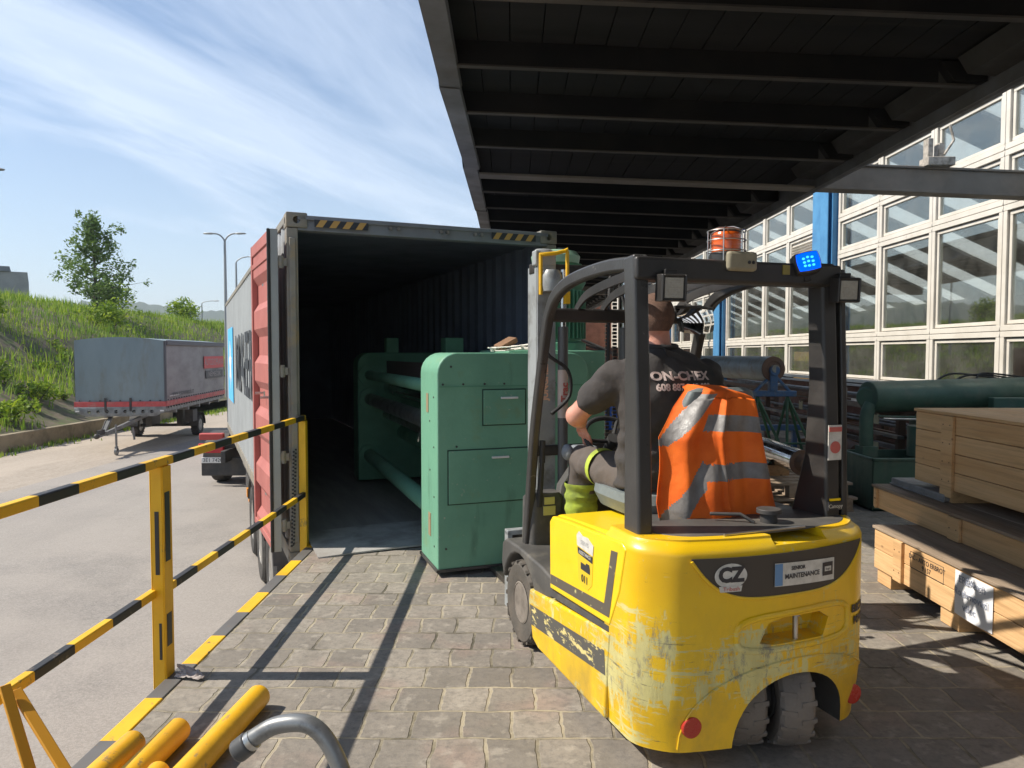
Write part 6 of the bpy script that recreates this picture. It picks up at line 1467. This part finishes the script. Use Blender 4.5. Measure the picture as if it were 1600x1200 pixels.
def crate(name, label, x0, x1, y1, y0, z0, z1, nplank, cleats, legs=False, top=M_wd2):
    t = thing(name, label, 'crate', ((x0+x1)/2, y1, z0), 0, 'long wooden crates stacked on the dock')
    def rel(mb): 
        mb.T = Mx.Identity(4); return mb
    ox, oy, oz = (x0+x1)/2, y1, z0
    h = (z1-z0); 
    sd = MB()
    for k in range(nplank):
        a = k*h/nplank; b = (k+1)*h/nplank-.004
        sd.box(x0-ox, x0-ox+.022, y0-oy, .0, a, b).box(x1-ox-.022, x1-ox, y0-oy, 0, a, b)
    sd.build('side_planks', M_wd, t, bevel=.003, seg=1)
    e = MB()
    for k in range(nplank):
        a = k*h/nplank; b = (k+1)*h/nplank-.004; e.box(x0-ox+.023, x1-ox-.023, -.024, -.002, a, b)
    e.build('end_planks', M_wd, t, bevel=.003, seg=1)
    l = MB(); n = max(2, int((x1-x0)/.2))
    for k in range(n): l.box(x0-ox-.012+k*(x1-x0+.02)/n, x0-ox-.012+(k+1)*(x1-x0+.02)/n-.004, y0-oy, .01, h+.0005, h+.02)
    l.build('lid', top, t, bevel=.002, seg=1)
    for yc_, w in cleats:
        nl_ = MB()
        for k in range(nplank):
            for a in (-.3, .3): nl_.cyl((x0-ox-.0262, yc_-oy+a*w, (k+.5)*h/nplank), (x0-ox-.02, yc_-oy+a*w, (k+.5)*h/nplank), .0045, n=6)
        nl_.build('nail_heads', M_nail, t)
        MB().box(x0-ox-.024, x0-ox-.001, yc_-oy-w/2, yc_-oy+w/2, (-.05 if legs else .002), h-.002).build('cleat', M_wd, t, bevel=.003, seg=1)
    return t
c_b = crate('wooden_crate', 'lowest long pine crate, sunlit, with a handwritten paper sheet on its side', 2.54, 3.45, 5.06, 1.5, .1, .375, 2, [(4.72, .1), (3.3, .1)])
for yy in (4.95, 4.2, 3.4, 2.2): MB().box(-.44, .44, yy-5.06-.09, yy-5.06+.09, -.098, -.002).build('skid', M_wd, c_b, bevel=.004)
MB().box(-.4552, -.4535, -.62, -.38, .12, .21).build('stamp_frame', M_nail, c_b) if False else None
text('DIC - AVTO ERBROT\n9 157', frame((2.54-.0012, 4.42, .285), (0, -1, 0), (0, 0, 1)), .042, M_ink, None, name='stamp').parent = None
stp = bpy.data.objects['stamp']; stp.data.transform(Mx.Translation((-2.995, -5.06, -.1))); stp.parent = c_b; stp.name = 'stencil_stamp'
m = MB()
for a, b in (((.42-.02), .43), (.235, .245)): pass
fr_ = MB().box(-.4562, -.4548, -.82, -.46, .235, .238).box(-.4562, -.4548, -.82, -.46, .135, .138).box(-.4562, -.4548, -.463, -.46, .138, .235).box(-.4562, -.4548, -.82, -.817, .138, .235); fr_.build('stamp_frame', M_ink, c_b)
pp = MB(); pp.grid(lambda u, v: (2.54-.006-.01*(1-v)*u*(1-u)*4, 4.12-.33*u, .115+.25*v), 8, 6)
po = pp.build('paper_sheet', mat('white_paper', (.75, .75, .77), .7), solid=.0006); setp(po, 'white paper sheet with handwriting taped to the sunlit crate', 'paper')
for i, s in enumerate(('ERBAtech', 'Rozhrnovací', 'válec')): text(s, frame((2.524, 3.955+.01*i, .325-i*.075), (0, -1, .0), (0, .0, 1)), .058, mat('pencil', (.3, .33, .42), .7), po)
c_m = crate('wooden_crate', 'middle low pine crate between the sunlit crate and the big upper crate', 2.84, 3.75, 5.69, 1.5, .397, .55, 1, [(4.62, .12), (5.62, .02)])
c_t = crate('wooden_crate', 'topmost and tallest pine crate with broad planks and upright cleats', 3.0, 3.9, 5.4, 1.5, .66, 1.17, 4, [(4.98, .13), (2.6, .13)], True, M_wd)
for yy in (5.0, 3.8, 2.4): MB().box(-.44, .44, yy-5.4-.05, yy-5.4+.05, -.09, -.002).build('skid', M_wd, c_t, bevel=.004)
# wrapped sheet lying behind the middle crate end
o = MB().box(-.35, .4, -.35, .35, 0, .05).box(-.36, -.34, -.36, .36, -.004, .012).build('sheet_packet', mat('grey_wrap', (.3, .28, .27), .5, col2=(.2, .19, .18), scale=6, bump=.4, bscale=14), bevel=.01)
o.location = (3.32, 5.33, .574); setp(o, 'grey wrapped flat packet lying on the far end of the middle crate', 'packet')
# green lathe-like machine with coolant tank
M_lg = mat('old_green_paint', (.055, .11, .075), .5, col2=(.04, .085, .058), scale=4, dirt=(.1, .12, .09), dscale=5, bump=.1)
ml = thing('green_machine_tool', 'old dark green machine with open square tank and long rounded cover behind the crates', 'machine', (3.63, 7.3, 0))
m = MB().box(0, .02, 0, .75, 0, .53).box(.0, .95, 0, .02, 0, .53).box(.0, .95, .73, .75, 0, .53).box(.93, .95, 0, .75, 0, .53).box(0, .95, 0, .75, .0, .03).box(-.015, .965, -.015, .02, .51, .54).box(-.015, .02, -.015, .765, .51, .54); m.build('tank', M_lg, ml, bevel=.008)
MB().box(.05, .9, .05, .7, .3, .44).build('tank_sludge', M_chas, ml)
m = MB().cyl((.2, .55, 1.12), (2.4, .95, 1.16), .17, n=32).cyl((.19, .545, 1.12), (.17, .53, 1.12), .12, .1, n=32); m.build('rounded_cover', M_lg, ml, bevel=.01)
m = MB().tube(smoothpath([(.18, .5, .45), (.17, .5, .9), (.22, .5, 1.05)], 4), [.07]*9, 12).box(.1, .26, .42, .6, .4, .6); m.build('upright_arm', M_lg, ml)
m = MB().cyl((.75, .45, .5), (.75, .45, .82), .15, n=24); m.tube([(.3, .5, .92), (1.0, .52, .9)], .012, 8); m.build('pump', M_lg, ml, bevel=.006)
MB().tube([(.3, .4, .9), (1.1, .45, .88)], .012, 8).build('rod', M_alu, ml)
MB().box(1.0, 2.3, .3, 1.2, 0, .9).build('machine_bed', M_lg, ml, bevel=.02)
MB().box(1.5, 2.3, .45, .55, .98, 1.12).build('cover_rib', M_lg, ml, bevel=.01)
m = MB()
for k in range(3): m.tube(smoothpath([(1.0+.2*k, .8, 1.2), (1.25+.15*k, .85, 1.36-.03*k), (1.7, .9, 1.33+.02*k), (2.3, .95, 1.24+.03*k)], 5), .012, 6)
m.build('cables', M_rub, ml)
# rack of long steel profiles along the windows
M_rst = mat('rusty_steel', (.12, .075, .05), .75, .2, col2=(.2, .1, .06), scale=6, dirt=(.09, .085, .08), dscale=3)
M_stl = mat('mill_steel', (.16, .155, .15), .5, .5, col2=(.1, .09, .085), scale=5)
rk = thing('steel_rack', 'low rack of posts and rails filled with steel bars under the windows', 'rack', (4.9, 10, 0))
for yy in (-1.6, .6, 2.8, 5.0, 7.2):
    for a_, b_ in ((-.45, .98), (.5, 1.02)): MB().box(a_, a_+.08, yy-.04, yy+.04, 0, b_).build('rack_post', M_rst, rk, bevel=.004)
    for z in (.3, .6, .88): MB().box(-.7, .58, yy-.03, yy+.03, z, z+.05).build('rack_arm', M_rst, rk, bevel=.004)
    q = MB(); w = MB()
    for z in (.45, .78):
        q.box(-.7, -.69, yy-.06, yy+.06, z, z+.12)
        for k in range(2): w.add([(-.692-.0, yy+.05-.06*k, z+.01), (-.692, yy+.02-.06*k, z+.01), (-.692, yy-.01-.06*k+.02, z+.11), (-.692, yy+.02-.06*k+.02, z+.11)], [(0, 1, 2, 3)])
    q.build('tag_plate', mat('pale_tag', (.4, .38, .25), .6), rk)
random.seed(21)
for i in range(34):
    z = random.choice([.36, .41, .66, .7, .94, .985]); xx = rnd(-.66, .45); y0_ = rnd(-2.2, .5); ln = rnd(4, 8); s_ = rnd(.015, .035); kind = random.random()
    mb = MB()
    if kind < .4: mb.tube([(xx, y0_, z), (xx, y0_+ln, z+.0)], s_*.7, 10)
    elif kind < .7: mb.box(xx, xx+s_*2.2, y0_, y0_+ln, z-.02, z-.02+s_)
    else: mb.box(xx, xx+.006, y0_, y0_+ln, z-.02, z+.04).box(xx, xx+.05, y0_, y0_+ln, z-.02, z-.014)
    o = mb.build('steel_bar', random.choice([M_rst, M_stl, M_stl]), bevel=.001, seg=1); o.location = (4.9, 10, 0)
    setp(o, 'long steel bar among the many stored on the low rack under the windows', 'steel bar', 'steel bars stored on the rack')
for y_, x_ in ((8.9, 4.35), (9.7, 4.35)):
    q = MB().box(-.09, .09, -.06, .06, 0, .13); o = q.build('metal_block', M_galv, bevel=.01); o.location = (x_, y_, 1.01); setp(o, 'grey metal block on the rack beams, '+('nearer and larger looking' if y_ < 9 else 'farther one to the left'), 'block', 'grey blocks on the rack')
o = MB().box(-.1, .15, -.9, 1.2, 0, .07).build('beam_stub', M_stl, bevel=.004); o.location = (4.35, 9.2, .93); setp(o, 'short dark channel beam on top of the rack carrying two grey blocks', 'beam')
o = MB().cyl((0, 0, 0), (0, .7, .05), .1, n=24).build('rusty_roll', M_rst, bevel=.006); o.location = (4.1, 8.6, .42); setp(o, 'short rust-brown roll lying left of the green tank', 'roll')
# trestle with big grey roller
M_blu = mat('trestle_blue', (.05, .12, .25), .55, col2=(.04, .09, .18), scale=8, dirt=(.2, .22, .22), dscale=8)
tsd = thing('trestle', 'trestle with blue top beam and crossed green legs holding the grey roller', 'trestle', (3.45, 9.0, 0))
M_tg = mat('trestle_green', (.03, .1, .05), .55, col2=(.02, .07, .035), scale=6)
m = MB().box(-.55, .05, -.05, .05, 1.06, 1.13).build('top_beam', M_blu, tsd, bevel=.006)
for x in (-.42, -.05):
    for sx, sy in ((-.12, -.35), (.42, -.3), (-.12, .35), (.42, .3)): MB().tube([(x, 0, 1.06), (x+sx, sy, .0)], .018, 8).build('leg', M_tg, tsd)
MB().tube([(-.55, -.3, .25), (.4, -.3, .25)], .014, 8).tube([(-.52, -.2, .5), (.3, -.2, .5)], .014, 8).tube([(-.5, .3, .25), (.4, .3, .25)], .014, 8).build('brace', M_tg, tsd)
m = MB(); m.box(-.28, -.19, -.06, .04, 1.13, 1.36); m.bar((-.23, 0, 1.34), (-.45, 0, 1.12), .05, .03).bar((-.23, 0, 1.34), (-.02, 0, 1.12), .05, .03); m.cyl((-.23, -.08, 1.38), (-.23, .02, 1.38), .06, n=18); m.build('roller_bearing', M_blu, tsd, bevel=.004)
o = MB().cyl((3.22, 9.0, 1.4), (2.75, 12.0, 1.4), .155, n=40).cyl((3.23, 8.92, 1.4), (3.22, 9.0, 1.4), .05, n=20).build('grey_roller', mat('roller_grey', (.3, .32, .3), .55, col2=(.24, .26, .24), scale=4, dirt=(.2, .14, .08), dscale=6), bevel=.006)
setp(o, 'thick grey-green roller resting on the blue trestle', 'roller')
MB().lathe([(.155, 0), (.15, .01), (.1, .012), (.09, .004), (.05, .004)], 36, frame((3.222, 8.99, 1.4), (.988, .155, 0), (0, 0, 1))).build('roller_end', M_rst, o)
sp2 = thing('blue_trestle', 'second low blue steel stand behind the crossed green legs', 'stand', (3.2, 10.3, 0))
MB().box(-.5, .9, -.04, .04, .5, .58).build('top_beam', M_blu, sp2, bevel=.005)
for x in (-.4, .8): MB().box(x-.03, x+.03, -.03, .03, 0, .5).build('leg', M_blu, sp2)
# polished roller on a pallet
p0, p1 = V((2.86, 8.9, .52)), V((2.80, 7.0, .54))
o = MB().cyl(p0, p1, .12, n=48).build('chrome_roller', M_chr, bevel=.004); setp(o, 'shiny steel roller lying on a pallet in front of the trestle', 'roller')
d_ = (p1-p0).normalized(); MB().cyl(p1, p1+d_*.03, .125, n=40).cyl(p1+d_*.03, p1+d_*.12, .09, .06, n=32).cyl(p1+d_*.12, p1+d_*.25, .035, n=20).build('journal', M_rst, o, bevel=.003)
plt = thing('wooden_pallet', 'upper worn wooden pallet directly under the shiny roller', 'pallet', (2.8, 7.75, .15), R(3), 'stacked pallets')
m = MB()
for k in range(6): m.box(-.6, .6, -.5+k*.18, -.5+k*.18+.11, .12, .145)
m.build('deck_boards', M_wd2, plt, bevel=.003)
for x in (-.55, -.05, .45):
    for y in (-.5, -.05, .4): MB().box(x, x+.1, y, y+.12, .02, .12).build('block', M_wd2, plt)
MB().box(-.58, -.48, -.5, .55, 0, .02).box(-.05, .05, -.5, .55, 0, .02).box(.45, .56, -.5, .55, 0, .02).build('skids', M_wd2, plt)
copytree(plt, (2.83, 7.72, .0), R(6), 'lower worn wooden pallet standing on the ground beneath the other pallet')
for yy in (-.35, .35): MB().box(-.14, .14, -.06, .06, .146, .26).build('chock', M_wd, plt)
# timber slats beside the chrome roller and clutter deeper on the dock
for k, (x, y, a) in enumerate(((3.3, 7.9, 20), (3.45, 8.1, 32))):
    o = MB().box(-.7, .7, -.04, .04, 0, .04).build('timber_board', M_wd2, bevel=.003); o.location = (x, y, .01+.045*k); o.rotation_euler = (0, 0, R(a)); setp(o, ('lower' if k == 0 else 'upper')+' timber board on the ground beside the pallets', 'board')
# far stack seen between mast and driver
stk = thing('parts_cabinet', 'brown cabinet stack on the dock beyond the forklift mast', 'cabinet', (1.15, 14, 0), R(-3))
MB().box(-.5, .9, 0, .8, 0, 1.7).build('cabinet_body', mat('brown_red', (.2, .09, .065), .7, col2=(.15, .07, .05), scale=2), stk, bevel=.01)
for z in (.4, .8, 1.2): MB().box(-.45, .85, -.012, .001, z, z+.36).build('drawer_front', mat('brown_front', (.22, .1, .07), .6), stk, bevel=.004)
o = MB().box(0, .5, 0, .4, 0, .5).build('blue_crate', mat('bright_blue_plastic', (.02, .14, .7), .4), bevel=.02); o.location = (.88, 9.4, .6); setp(o, 'bright blue plastic crate glimpsed between the mast and the driver', 'crate')
o = MB().box(-.1, .7, -.1, .5, 0, .6).build('timber_support', M_wd2, bevel=.01); o.location = (.85, 9.4, 0); setp(o, 'timber box under the blue plastic crate', 'box')
random.seed(5)
for k in range(6):
    o = MB().tube([(0, 0, 0), (rnd(.5, .9), rnd(-.1, .6), rnd(-.5, -.2))], .022, 8).build('steel_pipe', M_stl); o.location = (.85+rnd(0, .15), 10.6+rnd(0, .3), 1.55+.06*k); setp(o, 'thin steel pipe leaning among others beside the brown cabinet', 'pipe', 'pipes leaning beside the cabinet')
# paper scraps and litter
# ================================================================= HAZE
hz_ = MB().box(-1300, 900, -320, 1900, -4, 140).build('haze', bpy.data.materials.new('haze_air'), smooth=False)
hz_['kind'] = 'stuff'; hm_ = hz_.data.materials[0]; hm_.use_nodes = True; nt = hm_.node_tree; nt.nodes.remove(nt.nodes['Principled BSDF'])
pv = N(nt, 'ShaderNodeVolumePrincipled', i_Density=.00042); pv.inputs['Color'].default_value = (.8, .87, .95, 1); L(nt, pv.outputs[0], nt.nodes['Material Output'].inputs['Volume'])
